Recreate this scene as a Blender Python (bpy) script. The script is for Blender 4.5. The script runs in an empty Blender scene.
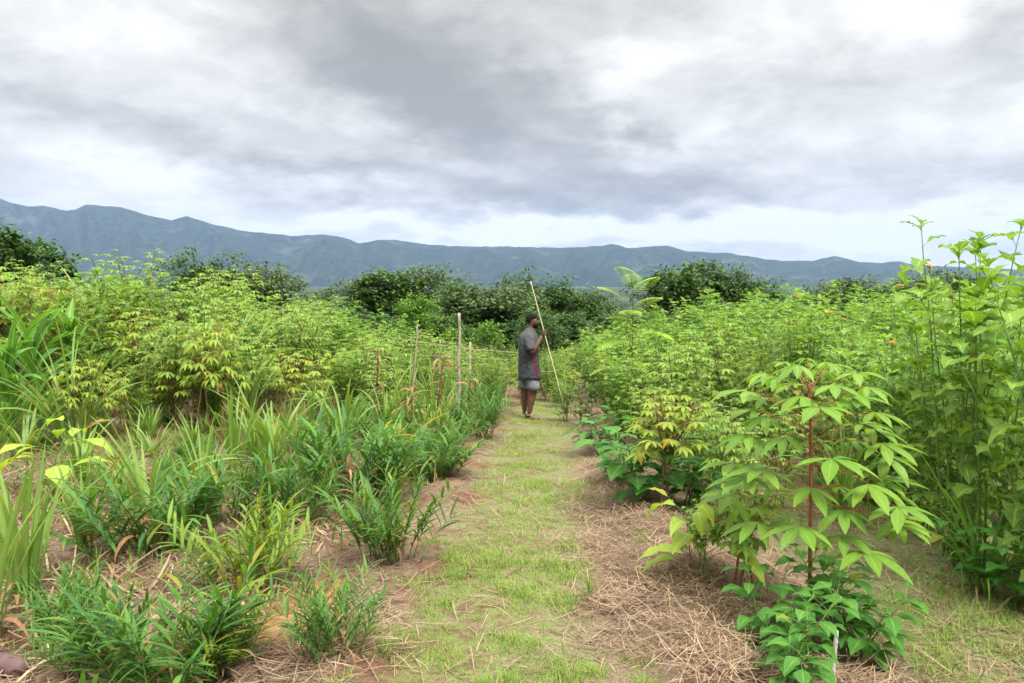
import bpy, bmesh, math, random
import numpy as np
from mathutils import Vector, Matrix, noise as mnoise
R = math.radians
PI = math.pi
V = Vector
scene = bpy.context.scene
COL = scene.collection

# ------------------------------------------------------------------ camera
FPX = 740.0
CAMZ = 1.6
PITCH = math.atan(61.5 / FPX)
cam_data = bpy.data.cameras.new('camera')
cam_data.sensor_width = 36.0
cam_data.lens = FPX / 1024 * 36.0
cam_data.clip_start = 0.05
cam_data.clip_end = 60000
cam = bpy.data.objects.new('camera', cam_data)
cam.location = (0, 0, CAMZ)
cam.rotation_euler = (R(90) - PITCH, 0, 0)
COL.objects.link(cam)
scene.camera = cam

# ------------------------------------------------------------------ node helper
class NT:
    def __init__(s, nt):
        s.nt = nt; s.n = nt.nodes; s.l = nt.links
    def _in(s, sock, v):
        if v is None: return
        if isinstance(v, bpy.types.NodeSocket): s.l.new(v, sock)
        else:
            if isinstance(v, (tuple, list)) and len(v) == 3 and sock.type == 'RGBA': v = (*v, 1)
            sock.default_value = v
    def m(s, op, a, b=None, c=None, clamp=False):
        n = s.n.new('ShaderNodeMath'); n.operation = op; n.use_clamp = clamp
        s._in(n.inputs[0], a)
        if b is not None: s._in(n.inputs[1], b)
        if c is not None: s._in(n.inputs[2], c)
        return n.outputs[0]
    def mix(s, f, a, b, mode='MIX'):
        n = s.n.new('ShaderNodeMix'); n.data_type = 'RGBA'; n.blend_type = mode
        s._in(n.inputs[0], f); s._in(n.inputs[6], a); s._in(n.inputs[7], b)
        return n.outputs[2]
    def noise(s, vec, scale, detail=3, rough=.55, dist=0.0, out='Fac'):
        n = s.n.new('ShaderNodeTexNoise')
        s._in(n.inputs['Vector'], vec); n.inputs['Scale'].default_value = scale
        n.inputs['Detail'].default_value = detail; n.inputs['Roughness'].default_value = rough
        n.inputs['Distortion'].default_value = dist
        return n.outputs[out]
    def ss(s, v, a, b):      # smoothstep map a..b -> 0..1
        n = s.n.new('ShaderNodeMapRange'); n.interpolation_type = 'SMOOTHSTEP'
        s._in(n.inputs[0], v); n.inputs[1].default_value = a; n.inputs[2].default_value = b
        return n.outputs[0]
    def sep(s, v):
        n = s.n.new('ShaderNodeSeparateXYZ'); s._in(n.inputs[0], v); return n.outputs
    def comb(s, x, y, z):
        n = s.n.new('ShaderNodeCombineXYZ')
        s._in(n.inputs[0], x); s._in(n.inputs[1], y); s._in(n.inputs[2], z); return n.outputs[0]
    def new(s, t): return s.n.new(t)

# ------------------------------------------------------------------ world: overcast sky
SUN_EL, SUN_AZ = R(58), R(150)      # azimuth clockwise from +Y (behind right)
EXPO = 1.45
world = bpy.data.worlds.new('World'); scene.world = world; world.use_nodes = True
world.cycles.sampling_method = 'MANUAL'; world.cycles.sample_map_resolution = 256
w = NT(world.node_tree); w.n.clear()
out = w.new('ShaderNodeOutputWorld')
tc = w.new('ShaderNodeTexCoord').outputs['Generated']
sx, sy, sz = w.sep(tc)
az = w.m('ARCTAN2', sx, sy)
el = w.m('ARCSINE', sz)
den = w.m('ADD', w.m('MAXIMUM', sz, 0.0), 0.30)
cp = w.comb(w.m('DIVIDE', sx, den), w.m('DIVIDE', sy, den), 0.0)
n1 = w.noise(cp, 1.7, 7, .64, 0.3)
n2 = w.noise(cp, 4.2, 5, .60, 0.25)
n3 = w.noise(cp, 0.8, 3, .5, 0.2)
wp = w.noise(cp, 3.2, 6, .6, 0.0, 'Color')
wr, wg, wb = w.sep(wp)
azw = w.m('ADD', az, w.m('MULTIPLY', w.m('SUBTRACT', wr, .5), .38))
elw = w.m('ADD', el, w.m('MULTIPLY', w.m('SUBTRACT', wg, .5), .16))
def blob(px, py, wx, wy, amp, rot=0.0):
    a0, e0 = (px - 512) / FPX, (280 - py) / FPX
    da = w.m('SUBTRACT', azw, a0); de = w.m('SUBTRACT', elw, e0)
    c, s_ = math.cos(R(rot)), math.sin(R(rot))
    u = w.m('ADD', w.m('MULTIPLY', da, c), w.m('MULTIPLY', de, s_))
    v = w.m('SUBTRACT', w.m('MULTIPLY', de, c), w.m('MULTIPLY', da, s_))
    u = w.m('DIVIDE', u, wx / FPX); v = w.m('DIVIDE', v, wy / FPX)
    r2 = w.m('ADD', w.m('MULTIPLY', u, u), w.m('MULTIPLY', v, v))
    return w.m('MULTIPLY', w.m('EXPONENT', w.m('MULTIPLY', r2, -1.0)), amp * 1.3)
blobs = [blob(370, 60, 210, 60, -.40, -22), blob(500, 120, 150, 50, -.32, -12), blob(500, 192, 190, 20, -.28, -3), blob(300, 180, 130, 18, -.22, -10),
         blob(560, 15, 110, 50, -.20), blob(60, 40, 170, 60, .16), blob(110, 130, 110, 22, -.16, -12),
         blob(60, 170, 130, 26, .08), blob(650, 120, 40, 60, .24), blob(740, 40, 60, 60, .26), blob(880, 45, 55, 45, .30),
         blob(815, 100, 60, 50, -.20), blob(975, 60, 60, 60, -.20), blob(690, 195, 130, 16, -.16), blob(980, 150, 80, 40, .26),
         blob(540, 232, 420, 13, .42), blob(860, 228, 240, 20, .22), blob(180, 200, 90, 16, .20)]
b = w.m('ADD', .715, w.m('MULTIPLY', w.m('SUBTRACT', n1, .5), 1.35))
b = w.m('ADD', b, w.m('MULTIPLY', w.m('SUBTRACT', w.ss(n2, .38, .62), .5), .19))
b = w.m('ADD', b, w.m('MULTIPLY', w.m('SUBTRACT', n3, .5), .5))
for q in blobs: b = w.m('ADD', b, q)
cr = w.new('ShaderNodeValToRGB'); w.l.new(b, cr.inputs[0])
e = cr.color_ramp.elements
e[0].position = 0.0; e[0].color = (.29, .290, .272, 1)
e[1].position = 1.0; e[1].color = (.79, .785, .765, 1)
for p, c in ((.3, (.395, .394, .372, 1)), (.55, (.53, .528, .505, 1)), (.8, (.67, .667, .645, 1))):
    k = e.new(p); k.color = c
# overcast skies are brighter overhead than at the horizon
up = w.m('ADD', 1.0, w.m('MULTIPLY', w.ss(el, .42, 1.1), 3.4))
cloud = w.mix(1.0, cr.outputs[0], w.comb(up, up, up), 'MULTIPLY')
sky = w.new('ShaderNodeTexSky'); sky.sky_type = 'NISHITA'; sky.sun_disc = False
sky.sun_elevation = SUN_EL; sky.sun_rotation = SUN_AZ
bg1 = w.new('ShaderNodeBackground'); w.l.new(sky.outputs[0], bg1.inputs[0]); bg1.inputs[1].default_value = 0.05
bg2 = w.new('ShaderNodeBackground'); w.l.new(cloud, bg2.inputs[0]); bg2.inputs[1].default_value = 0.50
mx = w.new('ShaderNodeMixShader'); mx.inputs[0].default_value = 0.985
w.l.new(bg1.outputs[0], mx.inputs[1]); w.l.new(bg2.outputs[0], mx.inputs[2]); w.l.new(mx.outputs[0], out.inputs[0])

sd = bpy.data.lights.new('sun', 'SUN'); sd.energy = 2.0; sd.angle = R(14); sd.color = (1, .965, .90)
sun = bpy.data.objects.new('sun', sd); COL.objects.link(sun)
dirv = V((math.sin(SUN_AZ) * math.cos(SUN_EL), math.cos(SUN_AZ) * math.cos(SUN_EL), math.sin(SUN_EL)))
sun.rotation_euler = dirv.to_track_quat('Z', 'Y').to_euler()
sun.location = (0, 0, 50)
scene.view_settings.view_transform = 'Standard'
scene.view_settings.look = 'None'
scene.view_settings.exposure = EXPO
scene.view_settings.gamma = 1
scene.render.resolution_x = 1024; scene.render.resolution_y = 683
scene.render.engine = 'CYCLES'
scene.cycles.max_bounces = 8
scene.cycles.transmission_bounces = 4
scene.cycles.volume_bounces = 1

# ------------------------------------------------------------------ helpers
def sstep(t):
    t = max(0.0, min(1.0, t)); return t * t * (3 - 2 * t)
YP = [-60, 0, 18, 30, 60, 120, 400, 1500, 3000, 5500, 14000]
ZP = [3.2, 0, -.97, -2.0, -4.9, -12, -34, -62, -58, -44, -30]
def pathc(y): return -0.10 + 0.065 * (min(y, 16) - 3.3)
def gz(x, y):
    z = float(np.interp(y, YP, ZP))
    near = 1 - sstep((y - 25) / 25)
    if near > 0:
        z += 0.45 * sstep((-x - 2.3) / 6) * near
        z += 0.25 * sstep((x - 3.0) / 6) * near * 0.5
        dx = x - pathc(y)
        z += near * (0.10 * math.exp(-((dx - 1.0) / .26) ** 2) + 0.05 * math.exp(-((dx + .78) / .2) ** 2))
        k = sstep((abs(dx) - .4) / .5)
        z += near * (0.015 + .045 * k) * mnoise.noise((x * 1.9, y * 1.9, 0)) + near * .012 * mnoise.noise((x * 8, y * 8, 3))
    elif y > 200:
        z += 5 * mnoise.noise((x / 500, y / 500, 0)) * min(1, (y - 200) / 600)
    return z
def ground_px(px, py):
    """the point of the ground seen at a place of the photograph"""
    d = V(((px - 512) / FPX, 1, -(py - 341.5) / FPX))
    c, s_ = math.cos(PITCH), math.sin(PITCH)
    d = V((d.x, d.y * c + d.z * s_, -d.y * s_ + d.z * c))
    t = 1.0
    while t < 200:
        p = V((0, 0, CAMZ)) + d * t
        if p.z <= gz(p.x, p.y): return p
        t *= 1.004
    return p

def tag(o, label=None, cat=None, group=None, kind=None):
    if label: o['label'] = label
    if cat: o['category'] = cat
    if group: o['group'] = group
    if kind: o['kind'] = kind
    return o
def empty(name, loc, rz=0, sc=1.0):
    o = bpy.data.objects.new(name, None); COL.objects.link(o)
    o.location = loc; o.rotation_euler = (0, 0, rz); o.scale = (sc, sc, sc) if not isinstance(sc, tuple) else sc
    o.empty_display_size = .1
    return o

class MB:
    """collects leaves, tubes and quads, builds one mesh object"""
    def __init__(s): s.v = []; s.f = []; s.uv = []
    def tube(s, pts, rad, sides=5, cap=True):
        pts = [V(p) for p in pts]; n = len(pts)
        if not hasattr(rad, '__len__'): rad = [rad] * n
        base = len(s.v)
        for i, p in enumerate(pts):
            d = (pts[min(i + 1, n - 1)] - pts[max(i - 1, 0)])
            if d.length < 1e-9: d = V((0, 0, 1))
            d.normalize()
            a = d.cross(V((0, 0, 1)) if abs(d.z) < .9 else V((1, 0, 0))).normalized(); b_ = d.cross(a)
            for k in range(sides):
                t = 2 * PI * k / sides
                s.v.append(p + (a * math.cos(t) + b_ * math.sin(t)) * rad[i]); s.uv.append((k / sides, i / max(1, n - 1)))
        for i in range(n - 1):
            for k in range(sides):
                k2 = (k + 1) % sides
                s.f.append((base + i * sides + k, base + i * sides + k2, base + (i + 1) * sides + k2, base + (i + 1) * sides + k))
        if cap:
            s.f.append(tuple(base + k for k in range(sides))[::-1]); s.f.append(tuple(base + (n - 1) * sides + k for k in range(sides)))
    def blade(s, p, d, L, W, prof, droop=0.6, fold=.25, upv=None, twist=0.0, wave=0.0):
        p = V(p); d = V(d).normalized(); n = len(prof) - 1
        upv = V((0, 0, 1)) if upv is None else upv
        side = d.cross(upv)
        if side.length < .05: side = d.cross(V((random.uniform(-1, 1), random.uniform(-1, 1), .1)))
        side.normalize()
        base = len(s.v); st = L / n
        for i in range(n + 1):
            nrm = side.cross(d).normalized()
            if twist:
                q = Matrix.Rotation(twist / n, 3, d); side = q @ side
            hw = max(prof[i] * W * .5, .0004)
            wv = wave * math.sin(i * 2.1 + p.x * 9) * hw
            s.v.append(p - side * hw + nrm * (fold * hw + wv)); s.v.append(V(p)); s.v.append(p + side * hw + nrm * (fold * hw - wv))
            v_ = i / n; s.uv += [(0, v_), (.5, v_), (1, v_)]
            if i < n:
                p = p + d * st
                ax = d.cross(V((0, 0, -1)))
                if ax.length > .02:
                    d = Matrix.Rotation(droop / n, 3, ax.normalized()) @ d
        for i in range(n):
            a = base + i * 3
            s.f.append((a, a + 1, a + 4, a + 3)); s.f.append((a + 1, a + 2, a + 5, a + 4))
        return p
    def box(s, lo, hi):
        b_ = len(s.v)
        for z in (lo[2], hi[2]):
            for x, y in ((lo[0], lo[1]), (hi[0], lo[1]), (hi[0], hi[1]), (lo[0], hi[1])):
                s.v.append(V((x, y, z))); s.uv.append((0, 0))
        for q in ((0, 3, 2, 1), (4, 5, 6, 7), (0, 1, 5, 4), (1, 2, 6, 5), (2, 3, 7, 6), (3, 0, 4, 7)):
            s.f.append(tuple(b_ + i for i in q))
    def mesh(s, name, mat, smooth=True):
        me = bpy.data.meshes.new(name)
        me.from_pydata([tuple(v) for v in s.v], [], s.f)
        me.materials.append(mat)
        uvl = me.uv_layers.new(name='UVMap')
        li = np.empty(len(me.loops), dtype=np.int32); me.loops.foreach_get('vertex_index', li)
        uvl.data.foreach_set('uv', np.array(s.uv, dtype=np.float32)[li].ravel())
        if smooth: me.polygons.foreach_set('use_smooth', [True] * len(me.polygons))
        me.update()
        return me
    def build(s, name, mat, parent=None, smooth=True):
        o = bpy.data.objects.new(name, s.mesh(name, mat, smooth)); COL.objects.link(o)
        if parent: o.parent = parent
        return o
def np_mesh(name, verts, quads, uv, mat, parent=None):
    me = bpy.data.meshes.new(name)
    nv, nf = len(verts), len(quads)
    me.vertices.add(nv); me.vertices.foreach_set('co', verts.astype(np.float32).ravel())
    k = quads.shape[1]
    me.loops.add(nf * k); me.loops.foreach_set('vertex_index', quads.astype(np.int32).ravel())
    me.polygons.add(nf); me.polygons.foreach_set('loop_start', np.arange(0, nf * k, k, dtype=np.int32))
    me.polygons.foreach_set('loop_total', np.full(nf, k, dtype=np.int32))
    if uv is not None:
        l = me.uv_layers.new(name='UVMap'); l.data.foreach_set('uv', uv[quads.ravel()].astype(np.float32).ravel())
    me.polygons.foreach_set('use_smooth', np.ones(nf, dtype=bool))
    me.materials.append(mat); me.update(calc_edges=True); me.validate()
    o = bpy.data.objects.new(name, me); COL.objects.link(o)
    if parent: o.parent = parent
    return o
CH = {}
def reg(o, *ch): CH[o.name] = list(ch)
def copy_tree(o, kids_only=None):
    c = o.copy(); COL.objects.link(c)
    for ch in KIDS[o.name]:
        k = ch.copy(); COL.objects.link(k); k.parent = c
    return c
KIDS = {}

# ------------------------------------------------------------------ materials
def pmat(name, col, rough=.8, spec=.2, nscale=8, namp=.25, bump=.0, bscale=40):
    m = bpy.data.materials.new(name); m.use_nodes = True; t = NT(m.node_tree)
    p = t.n['Principled BSDF']
    co = t.new('ShaderNodeTexCoord').outputs['Object']
    n = t.noise(co, nscale, 5, .6)
    c = t.mix(t.ss(n, .3, .7), tuple(x * (1 - namp) for x in col), tuple(min(1, x * (1 + namp)) for x in col))
    t.l.new(c, p.inputs['Base Color'])
    p.inputs['Roughness'].default_value = rough; p.inputs['Specular IOR Level'].default_value = spec
    if bump:
        bn = t.new('ShaderNodeBump'); bn.inputs['Strength'].default_value = bump; bn.inputs['Distance'].default_value = .01
        t.l.new(t.noise(co, bscale, 4, .6), bn.inputs['Height']); t.l.new(bn.outputs[0], p.inputs['Normal'])
    return m
def leafmat(name, c1, c2, old=(.30, .26, .03), oldp=.03, rib=.5, transl=.38, tips=0.0, rough=.45, spec=.35, dead=None):
    m = bpy.data.materials.new(name); m.use_nodes = True; t = NT(m.node_tree)
    p = t.n['Principled BSDF']; outn = t.n['Material Output']
    g = t.new('ShaderNodeNewGeometry'); rnd = g.outputs['Random Per Island']
    oi = t.new('ShaderNodeObjectInfo').outputs['Random']
    co = t.new('ShaderNodeTexCoord')
    c = t.mix(rnd, c1, c2)
    # plant to plant and patchy variation of leaf colour
    c = t.mix(t.m('MULTIPLY', oi, .45), c, tuple(.5 * (a + b_) * f for a, b_, f in zip(c1, c2, (1.2, 1.0, .85))))
    n = t.noise(co.outputs['Object'], 3.0, 3, .6)
    c = t.mix(t.m('MULTIPLY', t.ss(n, .35, .7), .35), c, tuple(x * .62 for x in c1))
    n2 = t.noise(co.outputs['Object'], 60.0, 3, .6)
    c = t.mix(t.m('MULTIPLY', t.ss(n2, .5, .75), .22), c, tuple(min(1, x * 1.5) for x in c2))
    n3 = t.noise(co.outputs['Object'], 34.0, 4, .7)
    c = t.mix(t.m('MULTIPLY', t.ss(n3, .66, .72), .55), c, (.20, .13, .05))
    # ageing leaves
    r2 = t.m('FRACT', t.m('MULTIPLY', rnd, 17.31))
    c = t.mix(t.m('MULTIPLY', t.m('LESS_THAN', r2, oldp), .85), c, old)
    uv = co.outputs['UV']; ux, uy, _ = t.sep(uv)
    if tips:
        f = t.m('MULTIPLY', t.ss(uy, .72, 1.0), t.m('LESS_THAN', t.m('FRACT', t.m('MULTIPLY', rnd, 5.77)), tips))
        c = t.mix(f, c, dead or (.42, .34, .07))
    d = t.m('ABSOLUTE', t.m('SUBTRACT', ux, .5))
    if rib:
        f = t.m('MULTIPLY', t.m('SUBTRACT', 1.0, t.ss(d, .015, .07)), rib)
        c = t.mix(f, c, tuple(min(.7, x * 1.7 + .03) for x in c2))
    t.l.new(c, p.inputs['Base Color'])
    p.inputs['Roughness'].default_value = rough; p.inputs['Specular IOR Level'].default_value = spec
    # side veins
    s_ = t.m('SINE', t.m('ADD', t.m('MULTIPLY', uy, 70.0), t.m('MULTIPLY', d, -45.0)))
    bn = t.new('ShaderNodeBump'); bn.inputs['Strength'].default_value = .25; bn.inputs['Distance'].default_value = .002
    t.l.new(s_, bn.inputs['Height']); t.l.new(bn.outputs[0], p.inputs['Normal'])
    tr = t.new('ShaderNodeBsdfTranslucent')
    tcol = t.mix(1.0, c, (1.25, 1.2, .55), 'MULTIPLY'); t.l.new(tcol, tr.inputs[0])
    mxs = t.new('ShaderNodeMixShader'); mxs.inputs[0].default_value = transl
    t.l.new(p.outputs[0], mxs.inputs[1]); t.l.new(tr.outputs[0], mxs.inputs[2]); t.l.new(mxs.outputs[0], outn.inputs[0])
    return m
M = {}
M['cassava'] = leafmat('cassava_leaf', (.16, .30, .045), (.27, .42, .07), oldp=.012, old=(.5, .34, .03))
M['cassava_near'] = leafmat('cassava_leaf_near', (.13, .28, .035), (.26, .43, .055), oldp=.02, rib=.2)
M['cassava_yellow'] = leafmat('cassava_leaf_yellowing', (.19, .31, .035), (.32, .41, .05), oldp=.03, old=(.50, .30, .02))
M['tithonia'] = leafmat('sunflower_leaf', (.12, .27, .04), (.25, .41, .06), oldp=.015)
M['fine'] = leafmat('small_leaf', (.14, .26, .045), (.26, .39, .07), oldp=.03, rib=0)
M['ginger'] = leafmat('ginger_leaf', (.03, .115, .025), (.13, .29, .04), oldp=.04, tips=.2, rib=.3)
M['ginger_yellow'] = leafmat('ginger_leaf_yellowing', (.09, .22, .025), (.24, .34, .04), oldp=.10, tips=.35)
M['strap'] = leafmat('strap_leaf', (.14, .28, .055), (.27, .42, .10), oldp=.04, tips=.25, rib=.25)
M['maize'] = leafmat('maize_leaf', (.08, .24, .035), (.18, .38, .06), oldp=.02, tips=.1, rib=.9)
M['sapling'] = leafmat('feathery_leaflet', (.26, .45, .05), (.38, .55, .08), oldp=.0)
M['broad'] = leafmat('broad_leaf', (.045, .17, .03), (.11, .29, .04), oldp=.02)
M['lime'] = leafmat('lime_leaf', (.30, .48, .05), (.42, .55, .07), oldp=.05)
M['grass'] = leafmat('path_grass_blade', (.14, .29, .035), (.30, .44, .07), oldp=.14, old=(.40, .34, .15), rib=0, transl=.3)
M['weed'] = leafmat('weed_leaf', (.10, .22, .035), (.22, .35, .06), oldp=.14, old=(.38, .33, .12), rib=0)
M['crown'] = leafmat('tree_leaf', (.036, .10, .026), (.115, .21, .045), oldp=.0, rib=0, transl=.22, spec=.2)
M['crown_grey'] = leafmat('tree_leaf_olive', (.055, .11, .035), (.13, .20, .06), oldp=.0, rib=0, transl=.2, spec=.2)
M['crown_light'] = leafmat('tree_leaf_light', (.09, .22, .03), (.20, .36, .05), oldp=.02, rib=0, transl=.3, spec=.2)
M['palm'] = leafmat('palm_leaf', (.06, .12, .045), (.12, .20, .08), oldp=.02, rib=0)
M['straw'] = leafmat('straw', (.22, .145, .09), (.50, .37, .24), oldp=.33, old=(.13, .08, .055), rib=0, transl=.08, rough=.7, spec=.15)
M['dead'] = leafmat('dead_leaf', (.24, .13, .07), (.42, .27, .14), oldp=.2, old=(.16, .08, .05), rib=0, transl=.12, rough=.75, spec=.1)
M['stem_red'] = pmat('reddish_stem', (.26, .095, .055), .6, .3, 30, .3, .3, 60)
M['petiole'] = pmat('red_leaf_stalk', (.30, .06, .045), .5, .35, 10, .25)
M['stem_brown'] = pmat('brown_stem', (.15, .085, .05), .8, .2, 20, .35, .4, 60)
M['stem_green'] = pmat('green_stem', (.13, .22, .05), .6, .3, 15, .3)
M['stem_grey'] = pmat('weathered_wood', (.33, .27, .21), .85, .15, 14, .35, .6, 50)
M['bamboo'] = pmat('pale_bamboo', (.56, .51, .29), .5, .35, 12, .2, .2, 30)
M['bark'] = pmat('tree_bark', (.10, .075, .055), .9, .1, 5, .35, .5, 12)
M['petal'] = leafmat('orange_petal', (.85, .46, .01), (.95, .58, .02), oldp=0, rib=0, transl=.45)
M['disc'] = pmat('flower_centre', (.45, .17, .02), .8, .1, 80, .3)
M['cutting'] = pmat('pale_cutting_bark', (.55, .50, .47), .8, .2, 60, .25, .6, 120)

# ------------------------------------------------------------------ ground sheet
def grid_axis(fine_lo, fine_hi, step, lo, hi, grow=1.12):
    a = list(np.arange(fine_lo, fine_hi, step)); s_ = step; x = a[-1]
    while x < hi:
        s_ *= grow; x += s_; a.append(min(x, hi))
    s_ = step; x = fine_lo; pre = []
    while x > lo:
        s_ *= grow; x -= s_; pre.append(max(x, lo))
    return np.array(pre[::-1] + a)
GX = grid_axis(-3.2, 4.2, .055, -11000, 11000)
GY = grid_axis(2.0, 9.0, .055, -60, 11500, 1.07)
vs = np.array([(x, y, gz(x, y)) for y in GY for x in GX])
nx, ny = len(GX), len(GY)
I, J = np.meshgrid(np.arange(ny - 1), np.arange(nx - 1), indexing='ij')
a0 = (I * nx + J).ravel()
qs = np.stack([a0, a0 + 1, a0 + nx + 1, a0 + nx], 1)
gm = bpy.data.materials.new('ground_soil'); gm.use_nodes = True; t = NT(gm.node_tree)
p = t.n['Principled BSDF']
pos = t.new('ShaderNodeNewGeometry').outputs['Position']; X, Y, Z = t.sep(pos)
nA = t.noise(pos, 2.2, 6, .62); nB = t.noise(pos, 14, 5, .65); nC = t.noise(pos, 70, 4, .7); nD = t.noise(pos, .35, 3, .5)
soil = t.mix(t.ss(nB, .3, .7), (.13, .065, .042), (.25, .135, .085))
soil = t.mix(t.ss(nC, .42, .75), soil, (.07, .043, .032))
straw = t.mix(t.ss(nC, .3, .7), (.12, .08, .055), (.32, .235, .16))
turf = t.mix(t.ss(nC, .3, .7), (.10, .15, .04), (.23, .29, .09))
dx = t.m('SUBTRACT', X, t.m('ADD', t.m('MULTIPLY', t.m('MINIMUM', Y, 16.0), .065), -.3145))
adx = t.m('ABSOLUTE', t.m('ADD', dx, t.m('MULTIPLY', t.m('SUBTRACT', nA, .5), .55)))
fpath = t.m('SUBTRACT', 1.0, t.ss(adx, .34, .62))
strawm = t.ss(t.m('ADD', nA, t.m('MULTIPLY', t.ss(dx, -.2, .9), .18)), .40, .60)
px_ = t.m('ADD', X, 1.28); py_ = t.m('SUBTRACT', Y, 3.95)
bare = t.m('SQRT', t.m('ADD', t.m('MULTIPLY', px_, px_), t.m('MULTIPLY', t.m('MULTIPLY', py_, py_), .6)))
bare = t.m('SUBTRACT', 1.0, t.ss(t.m('ADD', bare, t.m('MULTIPLY', t.m('SUBTRACT', nA, .5), .5)), .28, .42))
c = t.mix(strawm, soil, straw)
c = t.mix(bare, c, t.mix(t.ss(nB, .35, .65), (.27, .125, .06), (.42, .22, .115)))
c = t.mix(t.m('MULTIPLY', fpath, t.m('ADD', .18, t.m('MULTIPLY', t.ss(nB, .42, .58), .6))), c, turf)
rgt = t.m('MULTIPLY', t.ss(X, 1.7, 2.1), t.m('ADD', .3, t.m('MULTIPLY', t.ss(nB, .4, .6), .6)))
c = t.mix(rgt, c, turf)
far = t.ss(Y, 14, 26)
meadow = t.mix(t.ss(nD, .35, .65), (.08, .13, .035), (.15, .20, .06))
c = t.mix(far, c, meadow)
# the valley floor: woods, scrub and fields
vn = t.noise(pos, .0035, 5, .6); vn2 = t.noise(pos, .0012, 3, .5)
val = t.mix(t.ss(vn, .42, .55), (.016, .028, .016), (.035, .05, .028))
val = t.mix(t.ss(vn2, .52, .60), val, (.06, .065, .045))
fx = t.m('DIVIDE', X, Y)
fld = t.m('MULTIPLY', t.m('MULTIPLY', t.ss(fx, .06, .10), t.m('SUBTRACT', 1.0, t.ss(fx, .22, .28))), t.m('MULTIPLY', t.ss(Y, 820, 900), t.m('SUBTRACT', 1.0, t.ss(Y, 1500, 1700))))
val = t.mix(t.m('MULTIPLY', fld, .8), val, (.085, .125, .045))
c = t.mix(t.ss(Y, 120, 300), c, val)
t.l.new(c, p.inputs['Base Color']); p.inputs['Roughness'].default_value = .95; p.inputs['Specular IOR Level'].default_value = .1
bn = t.new('ShaderNodeBump'); bn.inputs['Strength'].default_value = .8; bn.inputs['Distance'].default_value = .02
t.l.new(t.m('ADD', nC, nB), bn.inputs['Height']); t.l.new(bn.outputs[0], p.inputs['Normal'])
ground = np_mesh('ground', vs, qs, None, gm); tag(ground, kind='structure')

# ------------------------------------------------------------------ mountains
SK = [(-500, 190), (-200, 192), (-60, 190), (0, 199), (30, 207), (50, 207), (72, 212), (92, 206), (125, 208), (155, 217), (175, 221), (190, 217), (215, 225),
      (250, 232), (290, 236), (325, 235), (345, 238), (360, 244), (378, 240), (400, 241), (430, 245), (470, 247), (520, 247),
      (560, 248), (590, 247), (610, 245), (628, 248), (650, 247), (665, 246), (685, 251), (730, 254), (780, 261), (812, 261), (833, 256), (858, 262), (880, 263),
      (900, 262), (930, 266), (1024, 270), (1200, 268), (1600, 258)]
SX = np.array([a for a, b_ in SK]); SY = np.array([b_ for a, b_ in SK])
mv = []; NA, NR = 900, 70
azs = np.linspace(-1.35, 1.45, NA)      # x / y ratio
rs = np.concatenate([np.linspace(0, 1, 50), np.linspace(1.03, 1.5, NR - 50)])
D0, D1 = 5200., 8200.
for r in rs:
    for a in azs:
        wob = mnoise.noise((a * 5, 0, 7)) * .12
        D = D0 + (D1 - D0) * r + 500 * mnoise.noise((a * 3.1, 0, 2)) * (1 - min(1, r)) ** .5
        px = 512 + a * FPX
        crest = 1.6 + (280 - np.interp(px, SX, SY)) / FPX * D1 + 14 * mnoise.fractal((a * 40, 0, 1), 1, 2, 4)
        base = -48
        if r <= 1:
            prof = sstep(r) * .65 + .35 * r
            rid = 1 - abs(mnoise.noise((a * 15 + r * .9, r * 1.2, 0))) * 2
            rid2 = 1 - abs(mnoise.noise((a * 37 - r * 1.5, r * 3.0, 5))) * 2
            rid3 = mnoise.fractal((a * 70, r * 8, 2), 1, 2, 3)
            amp = 4 * r * (1 - r)
            h = base + (crest - base) * (prof + amp * (.22 * (rid - .6) + .12 * (rid2 - .6) + .035 * rid3))
            h = min(h, 1.6 + (crest - 1.6) * (D / D1) - 8 * (1 - r))
        else:
            h = crest - (crest - base) * min(1, (r - 1) * 2.2) 
        mv.append((a * D, D, h))
mv = np.array(mv)
I, J = np.meshgrid(np.arange(NR - 1), np.arange(NA - 1), indexing='ij'); a0 = (I * NA + J).ravel()
mq = np.stack([a0, a0 + 1, a0 + NA + 1, a0 + NA], 1)
mm = bpy.data.materials.new('forested_slope'); mm.use_nodes = True; t = NT(mm.node_tree); p = t.n['Principled BSDF']
pos = t.new('ShaderNodeNewGeometry').outputs['Position']
nA = t.noise(pos, .0022, 6, .62); nB = t.noise(pos, .012, 5, .65)
c = t.mix(t.ss(nB, .35, .65), (.007, .016, .010), (.028, .044, .022))
c = t.mix(t.m('MULTIPLY', t.ss(nA, .56, .66), .7), c, (.075, .075, .055))
t.l.new(c, p.inputs['Base Color']); p.inputs['Roughness'].default_value = 1; p.inputs['Specular IOR Level'].default_value = 0
bn = t.new('ShaderNodeBump'); bn.inputs['Strength'].default_value = .6; bn.inputs['Distance'].default_value = 45
t.l.new(nB, bn.inputs['Height']); t.l.new(bn.outputs[0], p.inputs['Normal'])
mo = np_mesh('mountains', mv, mq, None, mm); tag(mo, kind='structure')

# ------------------------------------------------------------------ haze
hz = MB(); hz.box((-14500, -300, -75), (14500, 13500, 900))
hm = bpy.data.materials.new('haze_air'); hm.use_nodes = True; t = NT(hm.node_tree); t.n.remove(t.n['Principled BSDF'])
pv = t.new('ShaderNodeVolumePrincipled'); pv.inputs['Color'].default_value = (.46, .63, 1.0, 1)
pv.inputs['Density'].default_value = 4.8e-5; pv.inputs['Anisotropy'].default_value = 0.0
t.l.new(pv.outputs[0], t.n['Material Output'].inputs['Volume'])
haze = hz.build('haze', hm, smooth=False); tag(haze, kind='stuff')
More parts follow.
